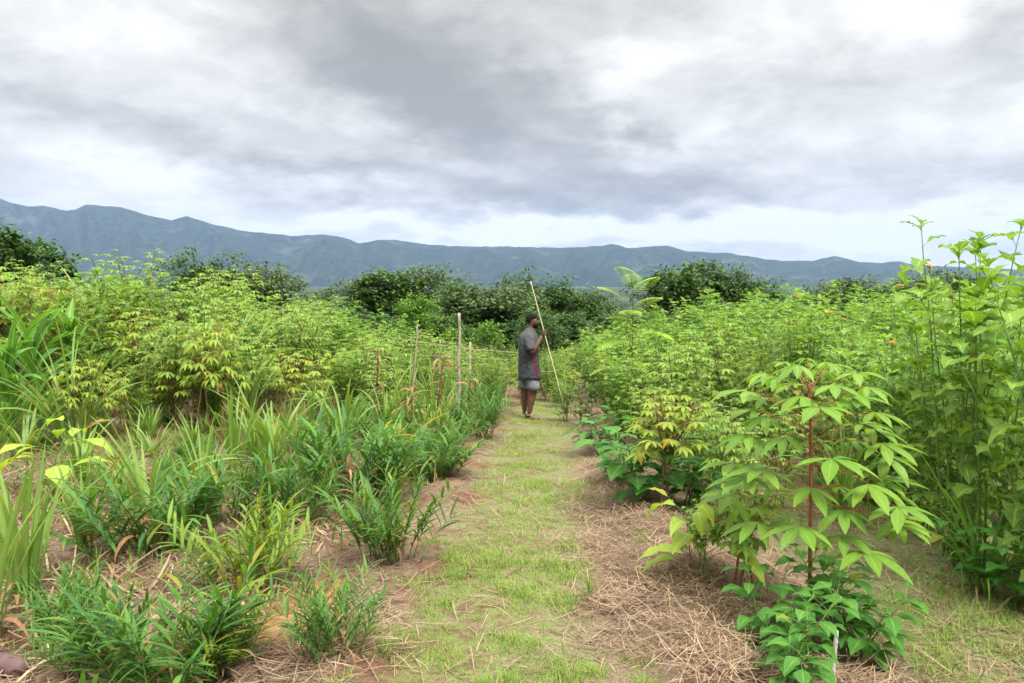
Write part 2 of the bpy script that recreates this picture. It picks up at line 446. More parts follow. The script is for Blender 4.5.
#SPLIT
# ------------------------------------------------------------------ plant prototypes
LANCE = [.10, .45, .82, 1, .88, .5, .04]
LANCE_S = [.15, .85, 1, .5, .05]
GING = [.35, .9, 1, .85, .5, .03]
STRAP = [.55, .8, 1, 1, .92, .8, .62, .38, .03]
OVATE = [.12, .72, 1, .93, .66, .3, .03]
LOBED = [.05, .22, .42, .95, .72, .58, .80, .42, .2, .02]
PROTO = {}
def rnd(a, b): return random.uniform(a, b)
def polar(az, el): return V((math.cos(az) * math.cos(el), math.sin(az) * math.cos(el), math.sin(el)))
def bend_path(p, d, L, n, droop, jit=.0):
    pts = [V(p)]; d = V(d).normalized(); p = V(p)
    for i in range(n):
        p = p + d * (L / n); pts.append(V(p))
        ax = d.cross(V((0, 0, -1)))
        if ax.length > .02: d = Matrix.Rotation(droop / n, 3, ax.normalized()) @ d
        if jit: d = (d + V((rnd(-jit, jit), rnd(-jit, jit), rnd(-jit, jit)))).normalized()
    return pts, d
def proto(kind, name, parts):
    """parts: list of (part name, mesh builder, material)"""
    ms = [(pn, mb.mesh(pn, mat)) for pn, mb, mat in parts if mb.v]
    PROTO.setdefault(kind, []).append((name, ms))
COUNT = {}
def place(kind, x, y, label, cat, group=None, rz=None, sc=1.0, var=None, z=None, mats=None, tilt=None):
    vs_ = PROTO[kind]; nm, ms = vs_[(var if var is not None else random.randrange(len(vs_))) % len(vs_)]
    o = empty(nm, (x, y, (gz(x, y) if z is None else z) - .01), random.uniform(0, 2 * PI) if rz is None else rz, sc)
    if tilt: o.rotation_euler = (tilt[0], tilt[1], o.rotation_euler.z)
    tag(o, label, cat, group)
    last = None
    for pn, me in ms:
        k = bpy.data.objects.new(pn, me); COL.objects.link(k); k.parent = o
        if pn == 'leaf_stalk' and last: k.parent = last       # the stalk of the leaf before it
        last = k
        if mats and pn in mats:
            k.material_slots[0].link = 'OBJECT'; k.material_slots[0].material = M[mats[pn]]
    return o

def cassava_leaf(pet, lf, p, d, plen, L, W, n, droop=.8, prof=LANCE, pr=.003):
    pts, dd = bend_path(p, d, plen, 4, .55)
    pet.tube(pts, [pr, pr * .9, pr * .8, pr * .75, pr * .7], 4, False)
    hub = pts[-1]; az = math.atan2(dd.y, dd.x)
    spread = R(235)
    el0 = rnd(-.25, .1)
    for k in range(n):
        f = (k / (n - 1) - .5) if n > 1 else 0
        a = az + f * spread + rnd(-.08, .08)
        l = L * (1 - .62 * abs(f) ** 1.3) * rnd(.82, 1.12)
        dr = polar(a, el0 + rnd(-.15, .1) - .25 * abs(f))
        lf.blade(hub, dr, l, W * l / L * rnd(.9, 1.1), prof, droop * rnd(.7, 1.3), .22)
def make_cassava(kind, seed, h, L=.17, W=.045, plen=.2, nl=26, forks=2, stems=1, n=7, low=.4, mat='cassava', prof=LANCE, stem='stem_red', sr=.011, old=True, droop=.8, split=False):
    random.seed(seed)
    st, pet, lf, ol = MB(), MB(), MB(), MB(); ex = []
    for s in range(stems):
        a = rnd(0, 2 * PI)
        p0 = V((rnd(-.05, .05) * stems, rnd(-.05, .05) * stems, 0))
        d = polar(a, R(90 - rnd(2, 8) - 4 * (stems - 1)))
        hh = h * rnd(.85, 1) if s else h
        trunkL = hh * (.55 if forks > 1 else 1)
        pts, dd = bend_path(p0, d, trunkL, 8, -.02, .03)
        st.tube(pts, [sr * (1 - .04 * i) for i in range(9)], 6)
        tips = []
        if forks > 1:
            for k in range(forks):
                aa = a + 2 * PI * k / forks + rnd(-.3, .3)
                pp, _ = bend_path(pts[-1], polar(aa, R(rnd(52, 68))), hh * .45, 6, -.35, .04)
                st.tube(pp, [sr * (.7 - .06 * i) for i in range(7)], 5)
                tips.append(pp)
        else: tips.append(pts)
        per = nl // (len(tips) * stems) + 1
        for pp in tips:
            for k in range(per):
                f = (k + .5) / per
                lo = 0 if forks > 1 else low
                q = lo + (1 - lo) * f
                i = min(len(pp) - 2, int(q * (len(pp) - 1))); fr = q * (len(pp) - 1) - i
                p = pp[i].lerp(pp[i + 1], fr)
                az_ = k * 2.4 + rnd(-.3, .3)
                el = R(5 + 60 * f ** 2.2 + rnd(-8, 8))
                sz = (1 - .55 * f ** 5) * rnd(.8, 1.1)
                if split:
                    lf, pet = MB(), MB(); ex += [('leaf', lf, M[mat]), ('leaf_stalk', pet, M['petiole'])]
                tgt = ol if (old and rnd(0, 1) < .035 and f < .4) else lf
                cassava_leaf(pet, tgt, p, polar(az_, el), plen * sz * (1.1 - (.18 if split else .4) * f), L * sz, W * sz, n, droop=droop if tgt is lf else 1.9, prof=prof, pr=sr * .22)
    if split: return proto(kind, 'cassava_plant', [('stem', st, M[stem])] + ex)
    proto(kind, 'cassava_plant', [('stem', st, M[stem]), ('leaf_stalks', pet, M['stem_green'] if mat == 'cassava' else M['stem_red']), ('leaves', lf, M[mat]), ('withered_leaves', ol, M['dead'])])
def one_leaf(L, W, plen, n, droop, pr, sub=None):
    pet, lf = MB(), MB()
    cassava_leaf(pet, lf, V((0, 0, 0)), V((1, 0, 0)), plen, L, W, n, droop=droop, prof=LANCE, pr=pr)
    return pet, lf
def make_tithonia(kind, seed, h, ns=8, L=.19, W=.15, leaf_gap=.075, flowers=1, mat='tithonia', spread=22, prof=LOBED, name='sunflower_bush', low=.15):
    random.seed(seed)
    st, lf, fl, dc = MB(), MB(), MB(), MB()
    for s in range(ns):
        a = 2 * PI * s / ns + rnd(-.4, .4)
        lean = R(rnd(3, spread)); hh = h * rnd(.72, 1)
        pts, dd = bend_path((math.cos(a) * .06, math.sin(a) * .06, 0), polar(a, R(90) - lean), hh, 9, rnd(-.12, .3), .05)
        st.tube(pts, [.009 * (1 - .075 * i) for i in range(10)], 5)
        nleaf = int(hh * (1 - low) / leaf_gap)
        for k in range(nleaf):
            f = low + (1 - low) * (k + .5) / nleaf
            q = f * 9; i = min(8, int(q)); p = pts[i].lerp(pts[i + 1], q - i)
            az_ = a + k * 2.4; sz = (1 - .38 * max(0, (f - .75) / .25) ** 2) * (.75 + .25 * f) * rnd(.75, 1.1)
            dr = polar(az_, R(rnd(5, 40) + 25 * f))
            pp, d2 = bend_path(p, dr, .07 * sz, 2, .4)
            st.tube(pp, [.002, .0018, .0015], 3, False)
            lf.blade(pp[-1], d2, L * sz, W * sz, prof, rnd(.4, 1.3), rnd(.1, .3), wave=.25)
        for k in range(4):      # the young leaves round the tip
            sz = rnd(.35, .6)
            lf.blade(pts[-1] - dd * .015 * k, polar(a + k * 1.7 + rnd(-.3, .3), R(rnd(25, 60))), L * sz, W * sz, prof, rnd(.5, 1.1), .25)
        if s < flowers:
            p = pts[-1] + V((0, 0, .01)); fp, d3 = bend_path(p, dd, .12, 3, .1)
            st.tube(fp, [.004, .003, .003, .005], 4)
            c = fp[-1]
            for k in range(12):
                fl.blade(c, polar(k * PI / 6 + rnd(-.1, .1), R(rnd(5, 30))), .048, .017, [.4, 1, .9, .1], .5, .1)
            dc.tube([c - V((0, 0, .006)), c, c + V((0, 0, .010)), c + V((0, 0, .014))], [.010, .016, .012, .003], 8)
    proto(kind, name, [('stems', st, M['stem_green']), ('leaves', lf, M[mat]), ('petals', fl, M['petal']), ('flower_centre', dc, M['disc'])])
def make_fine(kind, seed, h, ns=9, mat='fine', lsz=.045, den=24):
    """tall shrubby weed with many small leaves"""
    random.seed(seed)
    st, lf = MB(), MB()
    for s in range(ns):
        a = rnd(0, 2 * PI); hh = h * rnd(.6, 1)
        pts, dd = bend_path((rnd(-.12, .12), rnd(-.12, .12), 0), polar(a, R(90 - rnd(2, 20))), hh, 8, rnd(-.1, .35), .07)
        st.tube(pts, [.006 * (1 - .09 * i) for i in range(9)], 4)
        for b_ in range(int(10 * h) + 3):
            f = rnd(.18, 1); q = f * 8; i = min(7, int(q)); p = pts[i].lerp(pts[i + 1], q - i)
            bp, bd = bend_path(p, polar(rnd(0, 2 * PI), R(rnd(15, 60))), rnd(.10, .26) * (1.25 - f * .6), 4, rnd(0, .6), .08)
            st.tube(bp, [.0025, .002, .002, .0015, .001], 3, False)
            for k in range(den // 2):
                g = (k + 1) / (den // 2) * 4; i = min(3, int(g)); pp = bp[i].lerp(bp[i + 1], min(1, g - i))
                for sd_ in (-1, 1):
                    az_ = math.atan2(bd.y, bd.x) + sd_ * rnd(.7, 1.4)
                    lf.blade(pp, polar(az_, R(rnd(-5, 50))), lsz * rnd(.7, 1.3), lsz * .42, [.15, 1, .6, .05], rnd(.1, .8), .2)
    proto(kind, 'leafy_shrub', [('stems', st, M['stem_green']), ('leaves', lf, M[mat])])
def make_ginger(kind, seed, h=.5, ns=12, L=.19, W=.026, mat='ginger', spread=38, nleaf=14):
    random.seed(seed)
    st, lf, dl = MB(), MB(), MB()
    for s in range(ns):
        a = rnd(0, 2 * PI); r = rnd(0, .13) * (ns / 12) ** .5
        hh = h * rnd(.6, 1.05)
        p0 = (math.cos(a) * r, math.sin(a) * r, 0)
        pts, dd = bend_path(p0, polar(a + rnd(-.5, .5), R(90 - rnd(4, spread))), hh, 8, rnd(.1, .6), .02)
        st.tube(pts, [.005 * (1 - .08 * i) for i in range(9)], 4)
        pa = a + rnd(0, PI)                     # plane of the two leaf ranks
        for k in range(nleaf):
            f = .18 + .82 * (k + .5) / nleaf; q = f * 8; i = min(7, int(q)); p = pts[i].lerp(pts[i + 1], q - i)
            tg = (pts[i + 1] - pts[i]).normalized()
            sd_ = 1 if k % 2 else -1
            out_ = polar(pa, 0) * sd_
            dr = (tg * rnd(.75, 1.15) + out_ * rnd(.6, 1.0) + V((rnd(-.1, .1), rnd(-.1, .1), 0)))
            l = L * (math.sin(min(1, f * 1.15 + .12) * PI * .62) ** .6) * rnd(.85, 1.15)
            lf.blade(p, dr, l, W * rnd(.85, 1.15), GING, rnd(.3, .95), .35)
    for k in range(ns // 2):
        a = rnd(0, 2 * PI)
        dl.blade((rnd(-.08, .08), rnd(-.08, .08), rnd(.03, .12)), polar(a, R(rnd(20, 70))), rnd(.12, .26), .018, GING, rnd(1.2, 2.6), .3, twist=rnd(-1, 1))
    proto(kind, 'ginger_plant', [('shoots', st, M['stem_green']), ('leaves', lf, M[mat]), ('dry_leaves', dl, M['dead'])])
def make_strap(kind, seed, h=1.0, nb=26, W=.035, mat='strap', spread=24, r0=.12, droop=(.35, 1.9), name='grass_clump', dead=8):
    random.seed(seed)
    lf, dl = MB(), MB()
    for s in range(nb):
        a = rnd(0, 2 * PI); r = rnd(0, r0)
        L = h * rnd(.65, 1.25)
        lf.blade((math.cos(a) * r, math.sin(a) * r, 0), polar(a + rnd(-.4, .4), R(90 - rnd(3, spread))), L, W * rnd(.7, 1.2), STRAP, rnd(*droop), .35, twist=rnd(-.9, .9))
    for s in range(dead):
        a = rnd(0, 2 * PI)
        dl.blade((rnd(-r0, r0), rnd(-r0, r0), rnd(.02, .1)), polar(a, R(rnd(10, 60))), h * rnd(.25, .5), W * .6, STRAP, rnd(1, 2.5), .3, twist=rnd(-2, 2))
    proto(kind, name, [('blades', lf, M[mat]), ('dry_blades', dl, M['dead'])])
def make_maize(kind, seed, h=1.3, W=.105, nl=11, mat='maize', ns=2, name='maize_plant'):
    random.seed(seed)
    st, lf = MB(), MB()
    for s in range(ns):
        a0_ = rnd(0, PI); p0 = (rnd(-.08, .08), rnd(-.08, .08), 0)
        pts, dd = bend_path(p0, polar(rnd(0, 6), R(90 - rnd(1, 8))), h * .62, 6, 0, .02)
        st.tube(pts, [.014 * (1 - .09 * i) for i in range(7)], 6)
        for k in range(nl):
            f = (k + .3) / nl; q = f * 6; i = min(5, int(q)); p = pts[i].lerp(pts[i + 1], q - i)
            az_ = a0_ + (PI if k % 2 else 0) + rnd(-.35, .35)
            lf.blade(p, polar(az_, R(55 + 22 * f + rnd(-6, 6))), h * rnd(.42, .62), W * rnd(.8, 1.1), STRAP, rnd(.4, 1.9), .35, twist=rnd(-.5, .5), wave=.15)
    proto(kind, name, [('stalk', st, M['stem_green']), ('leaves', lf, M[mat])])
def make_broad(kind, seed, h=.45, nl=16, L=.13, W=.085, mat='broad', name='broadleaf_plant', ns=4, prof=OVATE):
    random.seed(seed)
    st, lf = MB(), MB()
    for s in range(ns):
        a = rnd(0, 2 * PI)
        pts, dd = bend_path((rnd(-.03, .03), rnd(-.03, .03), 0), polar(a, R(90 - rnd(5, 35))), h * rnd(.7, 1.05), 6, rnd(0, .5), .05)
        st.tube(pts, [.005 * (1 - .1 * i) for i in range(7)], 5)
        for k in range(nl):
            f = .15 + .85 * (k + .5) / nl; q = f * 6; i = min(5, int(q)); p = pts[i].lerp(pts[i + 1], q - i)
            pp, d2 = bend_path(p, polar(k * 2.4 + rnd(-.3, .3), R(rnd(15, 55))), L * .55, 3, .5)
            st.tube(pp, [.0022, .002, .0018, .0015], 3, False)
            l = L * rnd(.6, 1.15) * (1 - .35 * f)
            lf.blade(pp[-1], d2, l, W * l / L, prof, rnd(.5, 1.4), rnd(.05, .3), wave=.15)
    proto(kind, name, [('stems', st, M['stem_green']), ('leaves', lf, M[mat])])
def make_pinnate(kind, seed, h=2.4, fronds=12, FL=.80, lf_l=.23, lf_w=.058, mat='sapling', name='feathery_sapling', stem='stem_brown'):
    """slim sapling; long compound leaves hang from the upper stem"""
    random.seed(seed)
    st = MB(); fr = []
    pts, dd = bend_path((0, 0, 0), V((.02, 0, 1)), h, 10, 0, .015)
    st.tube(pts, [.014 * (1 - .07 * i) for i in range(11)], 6)
    for k in range(fronds):
        f = .38 + .62 * ((k + .5) / fronds) ** .8; q = f * 10; i = min(9, int(q)); p = pts[i].lerp(pts[i + 1], q - i)
        az_ = k * 2.4 + .4; el = R(18 + 60 * max(0, f - .6) / .4)
        L = FL * (1 - .35 * f ** 4) * rnd(.9, 1.1)
        rp, rd = bend_path(p, polar(az_, el), L, 9, rnd(.9, 1.3))
        lf, rc = MB(), MB()
        fr.append(('frond', lf, M[mat])); fr.append(('leaf_stalk', rc, M['stem_green']))
        rc.tube(rp, [.004 - .0003 * j for j in range(10)], 4, False)
        npair = 15
        for j in range(npair):
            g = .18 + .82 * j / (npair - 1); qq = g * 9; i = min(8, int(qq)); pp = rp[i].lerp(rp[i + 1], qq - i)
            tg = (rp[i + 1] - rp[i]).normalized(); sd = tg.cross(V((0, 0, 1))).normalized()
            ll = lf_l * math.sin(PI * (.18 + .74 * g)) ** .7
            for s in (-1, 1):
                lf.blade(pp, sd * s + tg * .35 + V((0, 0, -.05)), ll, lf_w, LANCE_S, .5, .15)
    proto(kind, name, [('stem', st, M[stem])] + fr)

for s in range(5): make_cassava('cassava', 10 + s, 1.5 + .12 * s, nl=104, forks=3, stems=3, L=.155, W=.046, droop=.6, stem='stem_brown', n=6 + s % 2)
for s in range(3): make_cassava('cassava_y', 20 + s, 1.15 + .1 * s, nl=54, forks=3, stems=2, L=.16, W=.05, mat='cassava_yellow')
for s in range(5): make_tithonia('tithonia', 30 + s, 1.7 + .1 * s, ns=14, flowers=1, leaf_gap=.055)
for s in range(3): make_tithonia('weedy', 40 + s, 1.35, ns=16, L=.12, W=.06, leaf_gap=.04, prof=OVATE, flowers=0, mat='fine', name='leafy_bush')
for s in range(4): make_fine('fine', 50 + s, 1.2 + .12 * s)
for s in range(5): make_ginger('ginger', 60 + s, h=.44, ns=28, L=.15, W=.018, nleaf=13)
for s in range(2): make_ginger('ginger_y', 70 + s, h=.44, ns=26, L=.15, W=.018, nleaf=13, mat='ginger_yellow')
for s in range(4): make_strap('strap', 80 + s, nb=28, W=.042)
for s in range(3): make_strap('strap_tall', 90 + s, h=1.7, nb=30, W=.045, spread=30, r0=.16)
for s in range(3): make_strap('strap_up', 180 + s, h=.95, nb=22, W=.05, spread=15, r0=.11, droop=(.1, 1.0), name='broad_grass_clump')  # clumps of upright broad bladed grass, not cane
for s in range(3): make_maize('maize', 100 + s, ns=3)
for s in range(3): make_broad('broad', 110 + s)
make_broad('broad_lime', 115, h=.35, nl=7, L=.26, W=.12, mat='lime', ns=2)
make_pinnate('pinnate', 120)

# ------------------------------------------------------------------ trees
def make_tree(kind, seed, h=7.0, cr=2.6, mat='crown', nleaf=8000, lobes=17, leaf=.33, flat=.75, low=.10):
    random.seed(seed)
    tk, lf = MB(), MB()
    pts, dd = bend_path((0, 0, 0), V((rnd(-.1, .1), rnd(-.1, .1), 1)), h * .62, 7, 0, .05)
    tk.tube(pts, [h * .026 * (1 - .09 * i) for i in range(8)], 8)
    L = []
    for k in range(lobes):
        f = k / (lobes - 1); zz = h * (low + (0.98 - low) * f ** .85)
        rr = cr * math.sin(PI * (.22 + .66 * f)) * rnd(.35, .8) if k < lobes - 1 else 0.1
        a = k * 2.4 + rnd(-.4, .4)
        c_ = V((math.cos(a) * rr, math.sin(a) * rr, zz - .13 * h * (1 if f > .8 else .3)))
        L.append((c_, cr * rnd(.34, .58)))
        q = min(6.99, max(2.0, 7 * (zz / h - .12) / .62 * .8)); i = int(q); s0 = pts[i].lerp(pts[i + 1], q - i)
        lp = [s0.lerp(c_, g) + V((rnd(-.1, .1), rnd(-.1, .1), -.25 * math.sin(g * PI))) for g in (0, .33, .66, 1)]
        tk.tube(lp, [h * .012, h * .008, h * .005, h * .002], 5)
    per = nleaf // lobes
    L = [(c_, r * 1.22) for c_, r in L]
    for c_, r in L:
        # each lobe is a loose cluster of twig sprays
        tw = []
        for q in range(22):
            d = polar(rnd(0, 2 * PI), math.asin(rnd(-.55, 1))); tw.append(c_ + V((d.x, d.y, d.z * flat)) * r * rnd(.55, 1.12))
        for q in range(per):
            b_ = random.choice(tw)
            p = b_ + V((random.gauss(0, 1), random.gauss(0, 1), random.gauss(0, .6))) * r * .17
            lf.blade(p, polar(rnd(0, 2 * PI), R(rnd(-40, 40))), leaf * rnd(.6, 1.3), leaf * .55, [.3, 1, .1], .4, .1)
    proto(kind, 'tree', [('trunk', tk, M['bark']), ('crown', lf, M[mat])])
for s in range(5): make_tree('tree', 200 + s, 7.0 + .3 * s, 2.7 + .2 * s)
for s in range(2): make_tree('tree_umbrella', 210 + s, 7.5, 3.6, mat='crown_grey', lobes=14, flat=.5, low=.18, nleaf=7500)
make_tree('tree_light', 220, 5.2, 1.9, mat='crown_light', leaf=.22, lobes=14, nleaf=6500)
make_tree('tree_small', 221, 3.2, 1.2, mat='crown_light', leaf=.16, lobes=9, nleaf=3200)
def make_palm(kind, seed):
    random.seed(seed); tk, rc, lf = MB(), MB(), MB()
    pts, _ = bend_path((0, 0, 0), V((.03, 0, 1)), 3.2, 6, 0, .02); tk.tube(pts, [.14, .12, .11, .1, .1, .1, .09], 8)
    for k in range(16):
        az_ = k * 2.4; rp, rd = bend_path(pts[-1], polar(az_, R(rnd(25, 75))), 2.6, 9, rnd(1.1, 1.7))
        rc.tube(rp, [.03 - .0025 * j for j in range(10)], 4, False)
        for j in range(34):
            g = .12 + .88 * j / 33; qq = g * 9; i = min(8, int(qq)); pp = rp[i].lerp(rp[i + 1], min(1, qq - i)); tg = (rp[i + 1] - rp[i]).normalized()
            sd = tg.cross(V((0, 0, 1))).normalized()
            for s in (-1, 1): lf.blade(pp, sd * s + tg * .5 + V((0, 0, -.2)), .6 * math.sin(PI * (.12 + .8 * g)), .05, LANCE_S, .9, .2)
    proto(kind, 'palm_tree', [('trunk', tk, M['bark']), ('frond_stalks', rc, M['stem_green']), ('fronds', lf, M['palm'])])
make_palm('palm', 230)

def tree_px(kind, px, top, D, label, cat='tree', wpx=None, var=None, group='trees beyond the field', rz=None):
    x = (px - 512) / FPX * D; ztop = CAMZ + (280 - top) / FPX * D; g = gz(x, D)
    vs_ = PROTO[kind]; v_ = (var if var is not None else random.randrange(len(vs_))) % len(vs_)
    co = vs_[v_][1][-1][1]
    if not hasattr(tree_px, 'c'): tree_px.c = {}
    if (kind, v_) not in tree_px.c:
        zs = [q.co.z for q in co.vertices]; xs = [abs(q.co.x) for q in co.vertices]
        tree_px.c[(kind, v_)] = (sorted(zs)[-8], sorted(xs)[int(len(xs) * .97)] * 2)
    H, Wd = tree_px.c[(kind, v_)]
    s = (ztop - g) / H; sw = s if wpx is None else max(.6 * s, min(1.7 * s, wpx / FPX * D / Wd))
    return place(kind, x, D, label, cat, group, sc=(sw, sw, s), var=v_, rz=rz)
random.seed(5)
T = [
 ('tree', -8, 218, 42, 70, 'dark tree at the far left edge of the photo, taller than the crops', 0),
 ('tree', 38, 236, 48, 62, 'dark green tree with a drooping right side just right of the leftmost tree', 1),
 ('tree', 190, 251, 44, 52, 'rounded dark tree standing at the left end of the dark clump under the mountains', 2),
 ('tree', 232, 256, 47, 60, 'dark tree in the middle of the dark clump left of the palm', 3),
 ('tree_umbrella', 268, 262, 46, 62, 'dark flat topped tree at the right end of the clump left of the palm', 0),
 ('tree', 345, 284, 50, 46, 'low dark tree just right of the palm fronds', 4),
 ('tree', 382, 271, 52, 56, 'dark round crowned tree behind the bright green tree, on its left', 0),
 ('tree_umbrella', 424, 268, 54, 66, 'spreading dark tree right behind the bright green round tree', 1),
 ('tree', 462, 287, 48, 52, 'olive dark tree behind the top of the tall grey pole', 1),
 ('tree_umbrella', 498, 284, 45, 76, 'broad spreading tree behind and left of the long bamboo rod tip', 0),
 ('tree', 524, 272, 62, 46, 'tall dark tree rising just above the tip of the bamboo rod', 2),
 ('tree', 556, 279, 58, 52, 'dark tree right of the bamboo rod tip', 3),
 ('tree', 590, 290, 56, 44, 'low dark tree left of the feathery sapling, under the pale valley field', 4),
 ('tree', 672, 270, 54, 50, 'dark tree close to the right of the feathery sapling', 0),
 ('tree', 700, 263, 57, 60, 'tall dark tree right of the feathery sapling with the highest crown there', 1),
 ('tree', 735, 268, 55, 52, 'dark tree at the right end of the clump right of the feathery sapling', 2),
 ('tree', 768, 281, 60, 44, 'low dark tree between the two dark clumps on the right', 3),
 ('tree', 818, 284, 46, 44, 'olive dark tree left of the tall yellow sunflower heads', 4),
 ('tree', 846, 280, 48, 52, 'olive dark tree behind the maize leaves on the right', 1),
 ('tree_umbrella', 908, 277, 50, 70, 'flat topped spreading dark tree left of the tall sunflower bush', 0),
 ('tree_umbrella', 944, 271, 53, 62, 'flat topped dark tree showing through the tall sunflower bush', 1),
 ('tree', 1004, 290, 50, 50, 'dark tree beyond the bushes at the right edge of the photo', 3),
 ('tree_umbrella', 1060, 280, 52, 60, 'spreading dark tree just outside the right edge', 0),
 ('tree', -70, 224, 45, 60, 'dark tree just outside the left edge', 4),
]
for kd, px, top, D, wp, lb, vr in T:
    o = tree_px(kd, px, top - (6 if 170 < px < 1000 else 2), D, lb, wpx=wp * 1.4, var=vr)
    if px in (818, 846, 498, 345): 
        k = [q for q in o.children if q.name.startswith('crown')][0]; k.material_slots[0].link = 'OBJECT'; k.material_slots[0].material = M['crown_grey']
tree_px('tree_light', 417, 290, 34, 'bright green round tree standing in front of the dark treeline', wpx=46)
tree_px('tree_small', 487, 318, 24, 'small yellow green tree right behind the tall grey pole', wpx=34)
tree_px('tree_small', 452, 325, 25, 'small yellow green bush tree left of the tall grey pole', wpx=24)
tree_px('palm', 318, 292, 33, 'palm with grey green drooping fronds in front of the dark trees', 'palm', group=None)
# lower trees that fill the hollow below the crowns
k = 0
for px in range(-60, 1100, 27):
    for D, top in ((40, 304 if px > 300 else 312), (64, 288 if px > 300 else 297)):
        px2 = px + random.uniform(-10, 10)
        if 596 < px2 < 655 and D == 64: top = 303
        tree_px(random.choice(['tree', 'tree', 'tree_umbrella']) if D > 50 else 'tree', px2, top + random.uniform(-5, 9), D + random.uniform(-4, 5),
                'low dark tree in the unbroken band under the taller crowns', group='low trees below the treeline', wpx=random.uniform(44, 74))
# far woods in the valley: too many to count
random.seed(9)
fw = MB()
for i in range(1500):
    D = 260 * math.exp(rnd(0, 2.7)); x = rnd(-.85, .85) * D
    if mnoise.noise((x / 260, D / 420, 4)) < .03: continue
    if .05 < x / D < .30 and 800 < D < 1700: continue
    z = gz(x, D); r = rnd(5, 9)
    for q in range(10):
        p = V((x + rnd(-1, 1) * r, D + rnd(-1, 1) * r, z + rnd(.2, 1) * r * 1.1))
        fw.blade(p, polar(rnd(0, 6.3), R(rnd(-50, 50))), r * .9, r * .9, [.4, 1, .3], .5, .1)
tag(fw.build('valley_woodland', M['crown']), kind='stuff')
#SPLIT2
# ------------------------------------------------------------------ the crops and bushes
DIM = {}
def dims(kind, v_):
    if (kind, v_) not in DIM:
        zs = []; 
        for pn, me in PROTO[kind][v_][1]: zs += [q.co.z for q in me.vertices]
        zs.sort(); DIM[(kind, v_)] = zs[int(len(zs) * .99)]
    return DIM[(kind, v_)]
def plant_px(kind, bx, by, top, label, cat, group=None, var=0, wide=1.0, rz=None, mats=None, dy=0):
    """plant rooted where the ground is seen at (bx, by), as tall as its top at row `top` says"""
    p = ground_px(bx, by); D = p.y
    v_ = var % len(PROTO[kind])
    ztop = CAMZ + (280 - top) / FPX * D
    s = (ztop - p.z) / dims(kind, v_)
    return place(kind, p.x, p.y, label, cat, group, sc=(s * wide, s * wide, s), var=v_, rz=rz, mats=mats)
TAKEN = []
def P_(kind, bx, by, top, label, cat, var=0, wide=1.0, rz=None, mats=None, r=.35, group=None):
    o = plant_px(kind, bx, by, top, label, cat, group, var, wide, rz, mats)
    TAKEN.append((o.location.x, o.location.y, r)); return o
random.seed(77)
# --- ginger rows left of the path, near to far
gi = 'ginger'
P_('ginger', 168, 695, 592, 'largest dark green ginger clump, cut by the bottom edge left of the path', 'ginger', 0, 1.05)
P_('ginger', 95, 665, 598, 'dark ginger clump leaning left over pale straw near the bottom left corner', 'ginger', 1, .9)
P_('ginger_y', 222, 668, 612, 'ginger clump with yellow tipped leaves beside bare orange soil at the bottom', 'ginger', 0, 1.0)
P_('ginger', 335, 655, 585, 'small lone ginger plant on the bare soil nearest the grassy path', 'ginger', 2, .75)
P_('ginger', 398, 560, 478, 'bright deep green ginger clump standing by itself at the left edge of the path', 'ginger', 3, .85)
P_('ginger_y', 248, 590, 512, 'yellowish ginger clump with a few orange leaves, behind the bare orange soil', 'ginger', 1, .95)
P_('ginger', 148, 553, 470, 'spiky dark green ginger clump under the arching light green blades', 'ginger', 4, 1.1)
P_('ginger', 283, 528, 455, 'ginger clump with drooping pale leaves left of the dark feathery clump', 'ginger', 1, .8)
P_('ginger', 228, 522, 458, 'ginger clump directly behind the yellowish ginger clump', 'ginger', 2, .75)
P_('ginger', 350, 500, 416, 'darkest blue green ginger clump, with bare brown stalks under it', 'ginger', 0, 1.1)
P_('ginger', 432, 478, 432, 'low ginger clump on the path edge behind the lone bright clump', 'ginger', 3, 1.2)
P_('ginger', 400, 470, 428, 'ginger clump between the darkest clump and the path edge', 'ginger', 4, 1.2)
P_('ginger', 447, 455, 418, 'low ginger clump at the foot of the tall grey pole', 'ginger', 1, 1.2)
P_('ginger', 486, 421, 378, 'tall bright green ginger clump on the path edge just left of the man', 'ginger', 2, .8)
P_('ginger', 478, 437, 392, 'ginger clump touching the tall grey pole on its right side', 'ginger', 0, .9)
P_('ginger', 318, 478, 432, 'ginger clump left behind the darkest blue green clump', 'ginger', 4, 1.1)
P_('ginger', 378, 448, 402, 'ginger clump beside the thickest reddish dry stalk', 'ginger', 2, 1.1)
P_('ginger', 60, 640, 575, 'thin ginger shoots rising from pale straw at the left bottom', 'ginger', 3, .7)
P_('ginger_y', 420, 440, 405, 'yellow green ginger clump left of the tall grey pole', 'ginger', 0, 1.1)
# --- strap leaved grasses and maize on the left
P_('strap_up', 22, 600, 452, 'bright green broad bladed grass clump with dry base at the left edge', 'grass clump', 0, .9)
P_('strap_up', -18, 640, 462, 'tall broad blades entering from the left edge in the foreground', 'grass clump', 2, .9)
P_('strap_up', 85, 545, 445, 'light green grass clump with blades curling over beside the lime leafed plant', 'grass clump', 1, .8)
P_('strap', 150, 520, 425, 'light green arching grass clump over the spiky dark ginger', 'grass clump', 2, .9)
P_('strap_up', 235, 478, 385, 'tall grass clump with brown base in the middle of the left field', 'grass clump', 3, .8)
P_('strap', 275, 468, 382, 'light grass clump right of the brown based tall clump', 'grass clump', 0, .8)
P_('strap', 205, 500, 420, 'low grass clump in front of the brown based tall clump', 'grass clump', 1, .8)
P_('strap_up', 312, 455, 375, 'upright light grass clump left of the thick reddish dry stalk', 'grass clump', 2, .8)
P_('strap', 345, 448, 370, 'upright grass clump touching the thick reddish dry stalk on its left', 'grass clump', 3, .7)
P_('strap', 408, 430, 352, 'upright grass clump around the leaning thin pole', 'grass clump', 0, .6)
